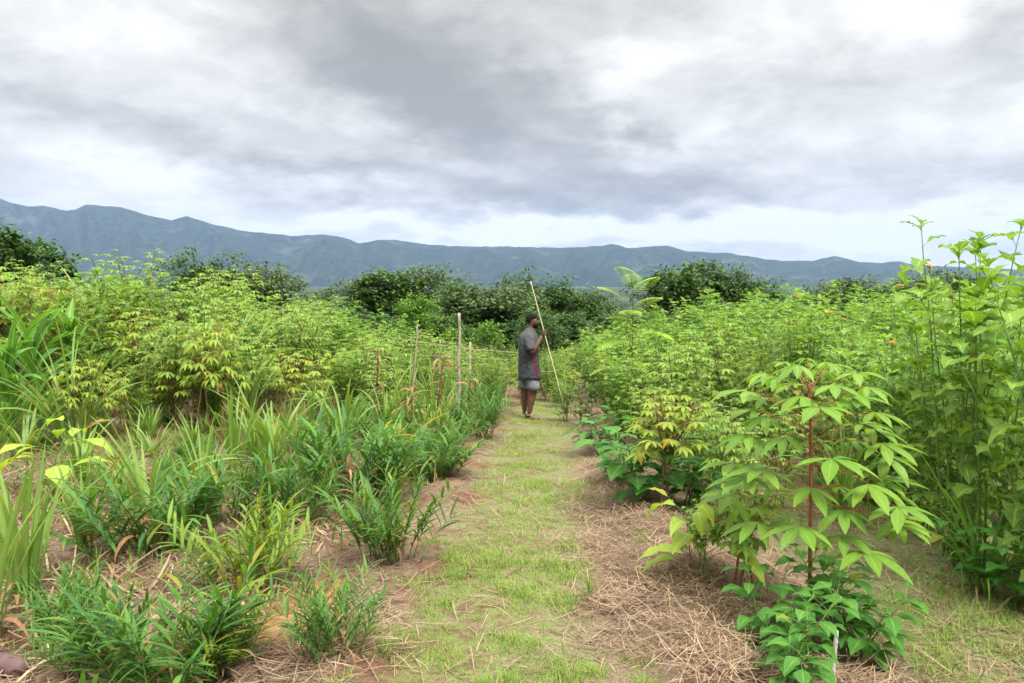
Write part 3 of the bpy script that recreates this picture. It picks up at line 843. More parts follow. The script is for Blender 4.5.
P_('strap', 436, 432, 358, 'upright grass clump among the pale dry stalks by the grey pole', 'grass clump', 1, .6)
P_('strap', 385, 440, 365, 'upright grass clump between the reddish stalk and the thin pole', 'grass clump', 2, .6)
P_('strap', 120, 500, 445, 'sparse grass clump with drooping tips left of centre in the left field', 'grass clump', 3, .8)
P_('maize', 38, 432, 300, 'tall maize plant with one broad upright folded leaf at the left', 'maize', 0, .8)
P_('strap_tall', 72, 448, 322, 'tall arching cane clump right of the tall maize at the left', 'cane', 0, .8)
P_('maize', 8, 445, 318, 'maize plant at the left edge behind the foreground blades', 'maize', 1, .7)
P_('strap_tall', 145, 418, 335, 'dark arching cane clump between the small cassavas with orange leaves', 'cane', 1, .7)
P_('strap_tall', 243, 430, 314, 'tall pale cane clump with curled tips in the middle of the left field', 'cane', 2, .6)
P_('maize', 258, 400, 316, 'maize plant with pale curling leaves beside the tall pale cane', 'maize', 2, .7)
P_('broad_lime', 52, 492, 424, 'lime yellow plant with big oval leaves at the left', 'young plant', 0, 1.0, rz=.5)
# --- single cassava plants standing out
P_('cassava_y', 85, 450, 360, 'small cassava with orange withered leaves nearest the lime leafed plant', 'cassava', 0, .8)
P_('cassava_y', 113, 440, 368, 'small cassava with a bright orange leaf, second from the lime leafed plant', 'cassava', 1, .7)
P_('cassava_y', 172, 432, 352, 'yellow green cassava with a domed crown on a bare stem', 'cassava', 2, .9)
P_('cassava_y', 218, 446, 322, 'tall cassava with reddish stems and yellow orange top in the left field', 'cassava', 0, .7)
P_('cassava_y', 300, 430, 352, 'yellow green spreading cassava left of the thick reddish dry stalk', 'cassava', 1, 1.1)
P_('cassava_y', 335, 412, 350, 'yellow green spreading cassava behind the upright grasses', 'cassava', 2, 1.1)
P_('cassava_y', 275, 415, 358, 'yellowing cassava with an orange leaf beside the pale cane', 'cassava', 0, .9)
# --- right side single plants
make_cassava('hero', 501, 1.3, L=.215, W=.066, plen=.37, nl=58, forks=1, stems=1, n=6, low=.46, mat='cassava_near', sr=.011, old=False, droop=.5, split=True)
P_('hero', 803, 618, 356, 'big cassava with red leaf stalks and straight reddish stem, nearest on the right', 'cassava', 0, 1.0, rz=.3, r=.5)
make_cassava('hero2', 502, 1.1, L=.14, W=.042, plen=.2, nl=70, forks=3, stems=2, n=7, low=.6, mat='cassava_yellow', sr=.014, old=True, stem='stem_brown')
P_('hero2', 662, 512, 392, 'dense yellow green cassava on thick brown stems at the path edge', 'cassava', 0, 1.05, rz=1.0)
make_cassava('hero3', 503, .8, L=.12, W=.04, plen=.15, nl=46, forks=2, stems=3, n=7, low=.3, mat='cassava', sr=.009)
P_('hero3', 738, 598, 482, 'small bushy cassava on thin dark stems beside the straw mound', 'cassava', 0, 1.15, rz=2)
P_('hero3', 704, 572, 505, 'small feathery cassava between the straw mound and the big cassava', 'cassava', 0, .9, rz=4)
P_('broad_lime', 706, 590, 498, 'young plant with a large round lime leaf hanging over the straw', 'young plant', 0, .8, rz=2.9)
P_('broad', 790, 690, 592, 'leafy bean like plant with oval leaves at the foot of the big cassava', 'leafy plant', 0, 1.0)
P_('broad', 852, 660, 585, 'oval leaved plant right behind the pale knobbly cutting', 'leafy plant', 1, 1.0)
P_('broad', 772, 652, 566, 'oval leaved plant with one leaf drooping over the straw, left of the big cassava stem', 'leafy plant', 2, 1.1)
P_('broad', 838, 640, 548, 'oval leaved plant with dark glossy leaves right of the big cassava stem', 'leafy plant', 0, 1.0, rz=2)
P_('broad', 640, 500, 428, 'dark green broad leaved bush low beside the dense yellow green cassava', 'leafy plant', 1, 1.4)
P_('broad', 618, 480, 430, 'pale broad leaved plant leaning over the path edge left of the dense cassava', 'leafy plant', 2, 1.4)
P_('broad', 690, 505, 440, 'broad leaved plant behind the stems of the dense cassava', 'leafy plant', 0, 1.2)
P_('strap', 840, 520, 425, 'dark grass clump seen under the right half of the big cassava', 'grass clump', 0, .7, mats={'blades': 'maize'})
P_('strap_tall', 590, 600, 555, 'single tuft of bright grass on the straw at the right edge of the path', 'grass tuft', 0, .35, r=.1)
P_('pinnate', 632, 432, 268, 'slim sapling with drooping feathery bright leaves above the right thicket', 'sapling', 0, .95, rz=2.2)
P_('strap_tall', 845, 440, 305, 'tall pale green cane standing in the right thicket', 'cane', 1, .5)
P_('strap_tall', 980, 595, 470, 'broad bladed dark green clump at the foot of the right hand sunflower bush', 'grass clump', 1, .8, mats={'blades': 'maize'})
for s in range(3): make_tithonia('bigsun', 510 + s, 2.1, ns=11, L=.25, W=.21, leaf_gap=.06, flowers=1, spread=26, low=.12)
make_tithonia('sprig', 520, 2.1, ns=5, L=.24, W=.17, leaf_gap=.10, flowers=0, spread=11, low=.3, name='sunflower_bush')
P_('sprig', 985, 575, 208, 'slender wild sunflower reaching up against the sky, tallest left of the edge', 'sunflower bush', 0, .9, r=.3)
make_tithonia('sprig2', 523, 2.1, ns=4, L=.24, W=.17, leaf_gap=.10, flowers=1, spread=9, low=.3, name='sunflower_bush')
P_('sprig2', 955, 560, 216, 'slender wild sunflower with a flower held up against the sky', 'sunflower bush', 0, .9, r=.3)
P_('bigsun', 950, 545, 282, 'broad leafy sunflower bush under the slender tall one', 'sunflower bush', 0, .8, r=.5)
P_('bigsun', 1070, 625, 235, 'tallest wild sunflower bush cut by the right edge', 'sunflower bush', 1, .8, r=.6)
P_('bigsun', 1012, 530, 288, 'leafy wild sunflower bush between the tall budding bush and the right edge', 'sunflower bush', 2, .8, r=.5)
P_('tithonia', 905, 505, 318, 'wild sunflower bush with orange flowers left of the tall budding bush', 'sunflower bush', 0, .9, r=.5)

P_('cassava', 728, 528, 412, 'leafy green cassava filling the gap behind the small bushy cassava', 'cassava', 0, .85, r=.3)
P_('cassava', 775, 508, 405, 'leafy green cassava close behind the left half of the big cassava', 'cassava', 1, .85, r=.3)
P_('tithonia', 868, 505, 372, 'leafy bush close behind the right half of the big cassava', 'sunflower bush', 1, .8, r=.3)
P_('cassava', 700, 490, 400, 'leafy green cassava right beside the dense yellow green cassava', 'cassava', 2, .9, r=.3)
P_('weedy', 925, 535, 440, 'low small leaved bush in front of the right hand sunflower stems', 'bush', 1, 1.0, r=.3)
P_('broad', 1012, 605, 520, 'broad leaved plant by the right edge under the tall sunflowers', 'leafy plant', 2, 1.2, r=.3)
P_('weedy', 960, 570, 480, 'small leaved bush beside the broad bladed clump at the right', 'bush', 2, 1.0, r=.3)
P_('weedy', 1030, 580, 430, 'small leaved bush cut by the right edge', 'bush', 0, 1.0, r=.3)
P_('cassava', 652, 470, 385, 'leafy green cassava just behind the dense yellow green cassava', 'cassava', 3, .8, r=.3)
P_('tithonia', 622, 448, 352, 'wild sunflower bush at the path edge between rod and dense cassava', 'sunflower bush', 2, .8, r=.3)
P_('fine', 566, 421, 385, 'small weedy shrub at the foot of the bamboo rod', 'shrub', 0, 1.1, r=.2)
P_('fine', 585, 428, 385, 'small shrub on the right edge of the path beside the foot of the rod', 'shrub', 1, 1.1, r=.2)
P_('fine', 556, 407, 378, 'low weeds on the path just right behind the legs of the man', 'shrub', 2, 1.1, r=.2)
P_('broad', 600, 452, 405, 'small broad leaved plant on the right path edge nearer than the rod', 'leafy plant', 0, 1.3, r=.2)
P_('fine', 506, 398, 368, 'low weeds at the end of the path left behind the man', 'shrub', 3, 1.2, r=.2)
P_('weedy', 530, 396, 366, 'low bush closing the end of the path right behind the man', 'bush', 0, 1.2, r=.2)
# --- thickets
def free(x, y, pad=.0):
    return all((x - a) ** 2 + (y - b_) ** 2 > (r + pad) ** 2 for a, b_, r in TAKEN)
def scatter(n, region, mind, kinds, label, cat, group, smin=.8, smax=1.15, hmap=None, mats=None, pad=0):
    """kinds: list of (kind, weight); region(): returns a point or None"""
    pts = []; tries = 0
    while len(pts) < n and tries < n * 60:
        tries += 1
        q = region()
        if q is None: continue
        x, y = q
        if not free(x, y, pad) or any((x - a) ** 2 + (y - b_) ** 2 < mind ** 2 for a, b_ in pts): continue
        pts.append(q)
    for x, y in pts:
        kd = random.choices([k for k, w_ in kinds], [w_ for k, w_ in kinds])[0]
        s = random.uniform(smin, smax) * (hmap(x, y) if hmap else 1)
        lb, ct, gp = LBL[kd](label)
        place(kd, x, y, lb, ct, gp, sc=(s * rnd(.95, 1.15), s * rnd(.95, 1.15), s))
    return pts
def L_(a, ct, gp): return lambda side: (a % side, ct, gp % side)
LBL = {'strap_up': L_('upright broad bladed grass among the low crops %s of the path', 'grass clump', 'broad bladed grasses %s of the path'),
       'cassava': L_('green cassava plant crowded in the thicket %s of the path', 'cassava', 'cassavas in the thicket %s of the path'),
       'cassava_y': L_('yellow green cassava plant crowded in the thicket %s of the path', 'cassava', 'yellowing cassavas in the thicket %s of the path'),
       'tithonia': L_('wild sunflower bush crowded in the thicket %s of the path', 'sunflower bush', 'wild sunflowers %s of the path'),
       'weedy': L_('leafy bush with small oval leaves in the thicket %s of the path', 'bush', 'small leaved bushes %s of the path'),
       'fine': L_('fine leaved shrub in the thicket %s of the path', 'shrub', 'fine leaved shrubs %s of the path'),
       'maize': L_('maize plant standing among the crops %s of the path', 'maize', 'maize among the crops %s of the path'),
       'strap_tall': L_('tall cane clump among the crops %s of the path', 'cane', 'cane among the crops %s of the path'),
       'strap': L_('light green grass clump among the low crops %s of the path', 'grass clump', 'grass clumps %s of the path'),
       'ginger': L_('small ginger plant among the low crops %s of the path', 'ginger', 'ginger among the low crops %s of the path'),
       'broad': L_('low broad leaved plant at the edge of the thicket %s of the path', 'leafy plant', 'broad leaved plants %s of the path')}
random.seed(31)
def left_field():
    y = rnd(6.6, 21); x = -rnd(0, 1) * y * .80
    # the tall crops start behind the low rows and stand back from the path
    lim = -1.0 - .16 * (y - 6) if y > 11 else -3.0
    if y > 15: lim = -1.3
    if x > lim or x < -15: return None
    if y < 9.6 + .5 * math.sin(x * 1.7): return None
    return x, y
def hl(x, y):   # crop height grows away from the path
    return .66 + .38 * sstep((-x - 2.0) / 4.5) + .13 * sstep((-x - 5.5) / 4)
scatter(180, left_field, .52, [('cassava', 8), ('cassava_y', 3), ('fine', 6), ('weedy', 4), ('tithonia', 3), ('maize', 1.0), ('strap_tall', .9)], 'left', None, None, .85, 1.34, hl)
def left_low():
    y = rnd(4.6, 12); x = -rnd(1.0, 7.5)
    if x > pathc(y) - 1.15 or x < -.72 * y: return None
    if y > 9.6 and x < -2.8: return None
    if y < 6.6: return None
    return x, y
scatter(44, left_low, .48, [('strap', 4), ('ginger', 3), ('broad', .5), ('weedy', .8), ('strap_up', 3)], 'left', None, None, .42, .72, pad=-.1)
def right_field():
    y = rnd(4.9, 22); x = rnd(.9, 16)
    if x > .80 * y + .5: return None
    e = pathc(y) + 1.08 + .2 * math.sin(y * 1.7)
    if y < 7.0: e = max(e, 3.0 if y > 5.6 else 3.4)
    if x < e: return None
    return x, y
def hr(x, y):
    return .74 + .22 * sstep((x - pathc(y) - 1.2) / 2.5) + .1 * sstep((x - 3) / 3) 
scatter(175, right_field, .55, [('tithonia', 9), ('weedy', 5), ('fine', 6), ('cassava', 3), ('cassava_y', 1.2)], 'right', None, None, .92, 1.18, hr)
def right_mid():
    y = rnd(6.4, 15); x = pathc(y) + rnd(1.1, 1.9); return x, y
scatter(24, right_mid, .4, [('fine', 4), ('broad', 3), ('weedy', 2)], 'right', None, None, .45, .75, pad=-.15)
def end_field():
    y = rnd(13.0, 24); x = rnd(-3.0, 3.2); return x, y
scatter(110, end_field, .40, [('fine', 5), ('weedy', 4), ('cassava_y', 3)], 'beyond the end', None, None, .5, .8)
#SPLIT3
# ------------------------------------------------------------------ grass, straw and weeds (too many to count)
rng = np.random.default_rng(4)
def ribbons(name, P, az, el, L, W, droop, mat, nseg=2, kind='stuff'):
    """P: (n,3) roots; every ribbon is a bent tapering strip"""
    n = len(P); az = np.asarray(az); el = np.asarray(el)
    side = np.stack([-np.sin(az), np.cos(az), np.zeros(n)], 1)
    pts = [P]; e_ = el.copy(); cur = P.copy()
    for i in range(nseg):
        d = np.stack([np.cos(az) * np.cos(e_), np.sin(az) * np.cos(e_), np.sin(e_)], 1)
        cur = cur + d * (L / nseg)[:, None]; pts.append(cur); e_ = e_ - droop / nseg
    wp = np.linspace(1, 0.12, nseg + 1) if mat != 'straw' else np.array([.7] + [1] * (nseg - 1) + [.6])
    vs_ = []; uv = []
    for i, q in enumerate(pts):
        vs_ += [q - side * (W * wp[i] * .5)[:, None], q + side * (W * wp[i] * .5)[:, None]]
        uv += [np.tile([0.2, i / nseg], (n, 1)), np.tile([0.8, i / nseg], (n, 1))]
    vv = np.stack(vs_, 1).reshape(-1, 3); uu = np.stack(uv, 1).reshape(-1, 2); k = 2 * (nseg + 1)
    b0 = np.arange(n) * k
    q = np.concatenate([np.stack([b0 + 2 * i, b0 + 2 * i + 1, b0 + 2 * i + 3, b0 + 2 * i + 2], 1) for i in range(nseg)])
    o = np_mesh(name, vv, q, uu, M[mat]); tag(o, kind=kind); return o
def sample(n, f, ymin, ymax, xmin, xmax):
    """near places get more; f(x, y) is the local density 0..1"""
    out_ = []
    while len(out_) < n:
        y = ymin * (ymax / ymin) ** rng.random(); x = xmin + (xmax - xmin) * rng.random()
        if rng.random() < f(x, y): out_.append((x, y))
    return np.array(out_)
def zat(P, dz=0): return np.array([(x, y, gz(x, y) + dz) for x, y in P])
def nz(x, y, s, o=0): return .5 + mnoise.fractal((x * s * .83 + y * s * .55, y * s * .71 - x * s * .46, o + .37), .6, 2, 3)
def f_grass(x, y):
    d = abs(x - pathc(y) + .5 * (nz(x, y, 2.2, 3) - .5))
    a = 1 - sstep((d - .33) / .27)
    a *= .06 + .94 * sstep((nz(x, y, 3.0) - .40) / .16)
    if x > 1.7: a = max(a, .5 * sstep((x - 1.7) / .3) * sstep((nz(x, y, 2.5, 8) - .38) / .2))
    if x < -1.6: a = max(a, .10 * sstep((nz(x, y, 1.5, 2) - .45) / .2))
    return a
P = sample(105000, f_grass, 2.9, 14, -4, 4.5); n = len(P)
Lg = .018 + .05 * rng.random(n) ** 1.8
Lg *= np.array([.6 + .9 * sstep((nz(x, y, 4, 6) - .4) / .3) for x, y in P])
ribbons('path_grass', zat(P, -.003), rng.random(n) * 2 * PI, .5 + .9 * rng.random(n), Lg, .0025 + .0025 * rng.random(n), .9 * rng.random(n), 'grass')
def f_straw(x, y):
    d = x - pathc(y); m_ = .5 * (nz(x, y, 1.6, 9) - .5)
    a = 0
    if d > .2: a = sstep((d + m_ - .42) / .22) * (1 - .75 * sstep((d - 1.5) / .4))
    if d < -.2: a = .65 * sstep((-d + m_ - .42) / .2) * (.35 + .65 * sstep((nz(x, y, 1.3, 1) - .42) / .2))
    if abs(d) < .6: a = max(a, .08)
    if (x + 1.28) ** 2 + .6 * (y - 3.95) ** 2 < .11: a *= .12
    return a * (.4 + .6 * sstep((nz(x, y, 2.5, 5) - .35) / .2))
P = sample(52000, f_straw, 2.9, 13, -4.5, 3.4); n = len(P)
Z = zat(P, .004); hh = np.array([max(0, math.exp(-((x - pathc(y) - 1.0) / .35) ** 2)) for x, y in P])
Z[:, 2] += rng.random(n) ** 2 * (.012 + .06 * hh)
ribbons('straw_mulch', Z, rng.random(n) * 2 * PI, rng.normal(0, .16, n) + .05, .05 + .20 * rng.random(n) ** 1.5, .0025 + .003 * rng.random(n), rng.normal(.15, .5, n), 'straw', 3)
# broad dry leaves lying in the left rows
P = sample(2600, lambda x, y: .7 if x < -1.3 else .05, 3.0, 8, -5, -1); n = len(P)
ribbons('dry_leaf_litter', zat(P, .012), rng.random(n) * 2 * PI, rng.normal(.15, .3, n), .10 + .22 * rng.random(n), .008 + .012 * rng.random(n), rng.normal(.5, .7, n), 'straw', 4)
def f_weed(x, y):
    d = x - pathc(y)
    if d < -.85: return (.25 + .75 * sstep((nz(x, y, 1.2, 4) - .4) / .2)) * (.25 + .75 * sstep((y - 5) / 3))
    if d > 1.35: return (.2 + .8 * sstep((nz(x, y, 1.2, 4) - .4) / .2)) * (.15 + .85 * sstep((y - 5.6) / 2))
    return 0
P = sample(30000, f_weed, 3.2, 22, -13, 13); P = P[np.abs(P[:, 0]) < P[:, 1] * .85]; n = len(P)
ribbons('low_weeds', zat(P), rng.random(n) * 2 * PI, .5 + .9 * rng.random(n), (.05 + .16 * rng.random(n)) * (1 + P[:, 1] / 25), (.006 + .012 * rng.random(n)) * (1 + P[:, 1] / 14), 1.2 * rng.random(n), 'weed', 3)

# ------------------------------------------------------------------ poles, dry stalks, fence, cutting
def pole_px(name, bx, by, tx, ty, r, mat, label, cat, knots=0, parts=()):
    p = ground_px(bx, by); D = p.y
    top = V(((tx - 512) / FPX * D, D, CAMZ + (280 - ty) / FPX * D)) - V((p.x, p.y, p.z))
    m_ = MB(); n_ = 14; pts = []; rad = []
    for i in range(n_ + 1):
        f = i / n_; q = top * f + V((mnoise.noise((f * 3, bx, 0)), mnoise.noise((f * 3, bx, 5)), 0)) * r * 1.3 * (f > 0)
        if i == 0: q = V((0, 0, -.05))
        pts.append(q); rad.append(r * (1 - .3 * f) * (1 + .12 * mnoise.noise((f * 9, bx, 2))))
    m_.tube(pts, rad, 8)
    o = m_.build(name, M[mat]); o.location = p; tag(o, label, cat); return o, top, p
pole_px('wooden_pole', 459, 432, 459, 313, .027, 'stem_grey', 'tallest grey wooden pole standing upright at the left edge of the path', 'pole')
pole_px('thin_pole', 410, 448, 417, 326, .013, 'stem_grey', 'thin leaning pole with a broken tip, between the tall grey pole and the reddish stalk', 'pole')
pole_px('thin_pole', 438, 405, 440, 340, .013, 'stem_grey', 'short thin pole just left behind the tall grey pole', 'pole')
def dry_stalk(bx, by, tx, ty, r, label, nd, seed):
    random.seed(seed)
    p = ground_px(bx, by); D = p.y; root = empty('dry_stalk', p, 0); tag(root, label, 'dry stalk')
    top = V(((tx - 512) / FPX * D, D, CAMZ + (280 - ty) / FPX * D)) - V(p)
    st, dl = MB(), MB(); pts = [top * (i / 8) + V((rnd(-.01, .01), rnd(-.01, .01), 0)) for i in range(9)]; pts[0].z = -.03
    st.tube(pts, [r * (1 - .06 * i) for i in range(9)], 7)
    for k in range(nd):
        q = pts[0].lerp(pts[-1], rnd(.12, .97)); dl.blade(q, polar(rnd(0, 6.3), R(rnd(20, 80))), rnd(.18, .42), rnd(.02, .045), STRAP, rnd(2.0, 3.0), .4, twist=rnd(-2, 2))
    st.build('stalk', M['dead'], root); dl.build('dry_leaves', M['dead'], root); TAKEN.append((p.x, p.y, .1))
dry_stalk(374, 432, 378, 350, .02, 'thickest reddish brown dry stalk, left of the thin leaning pole', 16, 1)
dry_stalk(412, 450, 411, 385, .012, 'dry stalk hung with curled leaves at the foot of the thin leaning pole', 12, 2)
dry_stalk(436, 432, 442, 358, .014, 'pale dry stalk with hanging leaves left of the tall grey pole', 14, 3)
dry_stalk(467, 434, 470, 378, .012, 'short dry stalk with hanging leaves right of the tall grey pole', 10, 4)
dry_stalk(428, 428, 424, 372, .010, 'thinnest dry stalk between the thin pole and the pale stalk', 8, 5)
dry_stalk(345, 520, 347, 462, .008, 'short bare brown stalk under the darkest ginger clump', 3, 6)
# rail fence crossing behind the man
fn = empty('rail_fence', (-.6, 13.6, gz(-.6, 13.6))); tag(fn, 'thin bamboo rail fence crossing at waist height behind the man', 'fence')
def at(px, py, D): return V(((px - 512) / FPX * D, D, CAMZ + (280 - py) / FPX * D)) - fn.location
for (a, b_, c_) in (((385, 337), (470, 349), (531, 354)), ((410, 355), (470, 358), (531, 361)), ((430, 367), (490, 370), (556, 372))):
    m_ = MB(); A, B, C_ = at(*a, 13.6), at(*b_, 13.6), at(*c_, 13.6)
    m_.tube([A.lerp(B, i / 4) for i in range(4)] + [B.lerp(C_, i / 4) for i in range(5)], .006, 6); m_.build('rail', M['stem_grey'], fn)
for px, ty in ((470, 342),):
    A = at(px, ty, 13.62); m_ = MB(); m_.tube([V((A.x, A.y + .02, -.1)), V((A.x, A.y + .02, A.z))], .018, 7); m_.build('post', M['stem_grey'], fn)
# pale cutting
p = ground_px(832, 681); m_ = MB(); pts = []; rad = []
for i in range(25):
    f = i / 24; pts.append(V((.012 * f, 0, -.02 + .25 * f))); rad.append(.0085 * (1 + .28 * math.cos(f * 2 * PI * 5) ** 8) * (1 if i < 24 else .6))
m_.tube(pts, rad, 9); o = m_.build('stem_cutting', M['cutting']); o.location = p; tag(o, 'pale grey knobbly stem cutting stuck upright in the leaves at the bottom right', 'cutting')
# log end in the corner
M['log'] = pmat('purplish_wood', (.13, .075, .075), .7, .3, 9, .2, .2, 30)
p = ground_px(14, 676); m_ = MB(); m_.tube([V((-.5, .28, -.02)), V((-.2, .12, .03)), V((0, 0, .045)), V((.06, -.03, .04)), V((.07, -.035, .04))], [.05, .05, .048, .042, .02], 14)
o = m_.build('fallen_branch', M['log']); o.location = p; tag(o, 'smooth purplish brown branch lying in the bottom left corner', 'branch')

# ------------------------------------------------------------------ the man
def skinmat(name, col, rough=.55):
    return pmat(name, col, rough, .35, 18, .12, .1, 90)
M['skin'] = skinmat('brown_skin', (.135, .066, .043))
M['hair'] = pmat('black_hair', (.018, .013, .011), .9, .1, 120, .4, .9, 200)
M['shorts'] = pmat('grey_shorts_cloth', (.19, .205, .235), .9, .1, 14, .15, .5, 25)
sm = bpy.data.materials.new('grey_shirt_cloth'); sm.use_nodes = True; t = NT(sm.node_tree); p_ = t.n['Principled BSDF']
co = t.new('ShaderNodeTexCoord').outputs['Object']; x_, y_, z_ = t.sep(co)
u = t.m('SUBTRACT', x_, t.m('ADD', .075, t.m('MULTIPLY', t.m('SUBTRACT', 1.05, z_), .16)))
u = t.m('ADD', u, t.m('MULTIPLY', t.m('SUBTRACT', t.noise(co, 7, 3, .6), .5), .07))
f = t.m('MULTIPLY', t.m('LESS_THAN', t.m('ABSOLUTE', u), .025), t.m('MULTIPLY', t.m('LESS_THAN', y_, 0.0), t.m('LESS_THAN', z_, 1.13)))
n = t.noise(co, 12, 4, .6)
c = t.mix(t.ss(n, .3, .7), (.026, .03, .037), (.044, .05, .06)); c = t.mix(f, c, (.10, .010, .020))
c = t.mix(t.m('MULTIPLY', t.ss(z_, 1.12, 1.25), .5), c, (.10, .097, .105))
t.l.new(c, p_.inputs['Base Color']); p_.inputs['Roughness'].default_value = .9
bn = t.new('ShaderNodeBump'); bn.inputs['Strength'].default_value = .9; bn.inputs['Distance'].default_value = .05
t.l.new(t.noise(co, 6, 2, .5, 1.2), bn.inputs['Height']); t.l.new(bn.outputs[0], p_.inputs['Normal'])
def skin_mesh(verts, edges, root=0, sub=2):
    me = bpy.data.meshes.new('skin'); me.from_pydata([v[:3] for v in verts], edges, [])
    o = bpy.data.objects.new('skin', me); COL.objects.link(o)
    o.modifiers.new('s', 'SKIN'); sb = o.modifiers.new('d', 'SUBSURF'); sb.levels = sub; sb.render_levels = sub
    for i, v in enumerate(verts):
        r = v[3]; me.skin_vertices[0].data[i].radius = (r, v[4] if len(v) > 4 else r)
        me.skin_vertices[0].data[i].use_root = (i == root)
    dg = bpy.context.evaluated_depsgraph_get(); dg.update()
    e = o.evaluated_get(dg); m2 = bpy.data.meshes.new_from_object(e)
    bpy.data.objects.remove(o); bpy.data.meshes.remove(me)
    return m2
def join_meshes(name, meshes, mat, parent):
    bm = bmesh.new()
    for m2 in meshes: bm.from_mesh(m2)
    me = bpy.data.meshes.new(name); bm.to_mesh(me); bm.free(); me.materials.clear(); me.materials.append(mat)
    me.polygons.foreach_set('use_smooth', [True] * len(me.polygons))
    for m2 in meshes: bpy.data.meshes.remove(m2)
    o = bpy.data.objects.new(name, me); COL.objects.link(o); o.parent = parent; return o
gp = ground_px(529, 419.5)
man = empty('person', (gp.x, gp.y, gp.z), 0)
tag(man, 'man in a grey shirt and light shorts standing on the path with a rod', 'person')
bv = [(-.02, 0, .90, .125), (-.01, 0, 1.08, .125), (0, 0, 1.26, .14), (.0, 0, 1.365, .10), (.03, 0, 1.47, .055), (.05, 0, 1.53, .062),
      (.055, 0, 1.60, .088), (.05, 0, 1.655, .08),                                            # 7 crown
      (-.01, -.165, 1.365, .062), (.03, -.25, 1.12, .047), (.05, -.262, 1.115, .045), (.145, -.235, 1.275, .038), (.20, -.205, 1.375, .027),   # near arm 8-12
      (-.0, .165, 1.365, .060), (-.01, .235, 1.12, .045), (.06, .22, .87, .027),                # far arm 13-15
      (.0, -.095, .83, .095), (.05, -.095, .64, .09), (.065, -.09, .49, .07), (.035, -.085, .34, .066), (-.0, -.08, .10, .036),          # near leg 16-20
      (-.03, .095, .83, .095), (-.06, .09, .64, .088), (-.07, .085, .49, .068), (-.075, .08, .34, .066), (-.07, .075, .10, .035),          # far leg 21-25
      (.12, 0, 1.555, .03), (.145, 0, 1.585, .014)]                                         # muzzle / nose
be = [(0, 1), (1, 2), (2, 3), (3, 4), (4, 5), (5, 6), (6, 7), (3, 8), (8, 9), (9, 10), (10, 11), (11, 12), (3, 13), (13, 14), (14, 15),
      (0, 16), (16, 17), (17, 18), (18, 19), (19, 20), (0, 21), (21, 22), (22, 23), (23, 24), (24, 25), (6, 26), (26, 27)]
ms = [skin_mesh(bv, be)]
for sx_, sy_ in ((-.0, -.08), (-.07, .075)):          # feet with toes
    fv = [(sx_ - .015, sy_, .12, .034), (sx_ - .02, sy_, .05, .036), (sx_ + .06, sy_, .045, .038, .03), (sx_ + .125, sy_, .028, .042, .022)]
    fe = [(0, 1), (1, 2), (2, 3)]
    for k in range(5):
        fv.append((sx_ + .185 - .012 * k, sy_ + (.034 - .017 * k) * (1 if sy_ < 0 else -1), .016, .012 - .001 * k)); fe.append((3, 4 + k))
    ms.append(skin_mesh(fv, fe, 1, 1))
# near hand: palm beside the rod, fingers closed round it, thumb from the palm's side
RODX = lambda z: .016 + (2.22 - z) / 2.22 * .60
hz_ = 1.435; rx_ = RODX(hz_)
hv = [(.188, -.208, 1.355, .026), (.205, -.205, 1.39, .026, .034), (rx_ - .022, -.212, 1.43, .02, .036)]; he = [(0, 1), (1, 2)]
for k in range(4):
    z0 = 1.46 - k * .021; b0 = len(hv); xr = RODX(z0)
    hv += [(xr - .014, -.232, z0, .0095), (xr + .016, -.232, z0 + .002, .009), (xr + .028, -.208, z0 + .002, .0085), (xr + .012, -.190, z0, .008)]
    he += [(2, b0), (b0, b0 + 1), (b0 + 1, b0 + 2), (b0 + 2, b0 + 3)]
b0 = len(hv); hv += [(.218, -.185, 1.42, .012), (.228, -.178, 1.452, .0105), (rx_ + .008, -.180, 1.472, .009)]; he += [(1, b0), (b0, b0 + 1), (b0 + 1, b0 + 2)]
ms.append(skin_mesh(hv, he, 1, 1))
# far hand, closed round the knife handle
hv = [(.055, .22, .885, .026), (.07, .22, .84, .024, .034), (.08, .218, .80, .02, .036)]; he = [(0, 1), (1, 2)]
for k in range(4):
    b0 = len(hv); q = (.06 + .018 * k, .765 - .004 * k)
    hv += [(q[0], .235, q[1] + .02, .0095), (q[0] + .004, .240, q[1], .009), (q[0] + .01, .222, q[1] - .014, .0085), (q[0] + .008, .205, q[1], .008)]
    he += [(2, b0), (b0, b0 + 1), (b0 + 1, b0 + 2), (b0 + 2, b0 + 3)]
b0 = len(hv); hv += [(.10, .20, .825, .012), (.118, .195, .80, .0105), (.12, .198, .775, .009)]; he += [(1, b0), (b0, b0 + 1), (b0 + 1, b0 + 2)]
ms.append(skin_mesh(hv, he, 1, 1))
ms.append(skin_mesh([(.045, -.083, 1.585, .012, .02), (.035, -.094, 1.59, .01, .022)], [(0, 1)], 0, 1))
ms.append(skin_mesh([(.045, .083, 1.585, .012, .02), (.035, .094, 1.59, .01, .022)], [(0, 1)], 0, 1))
ms.append(skin_mesh([(.10, 0, 1.532, .034), (.112, 0, 1.515, .026)], [(0, 1)], 0, 1))
join_meshes('body', ms, M['skin'], man)
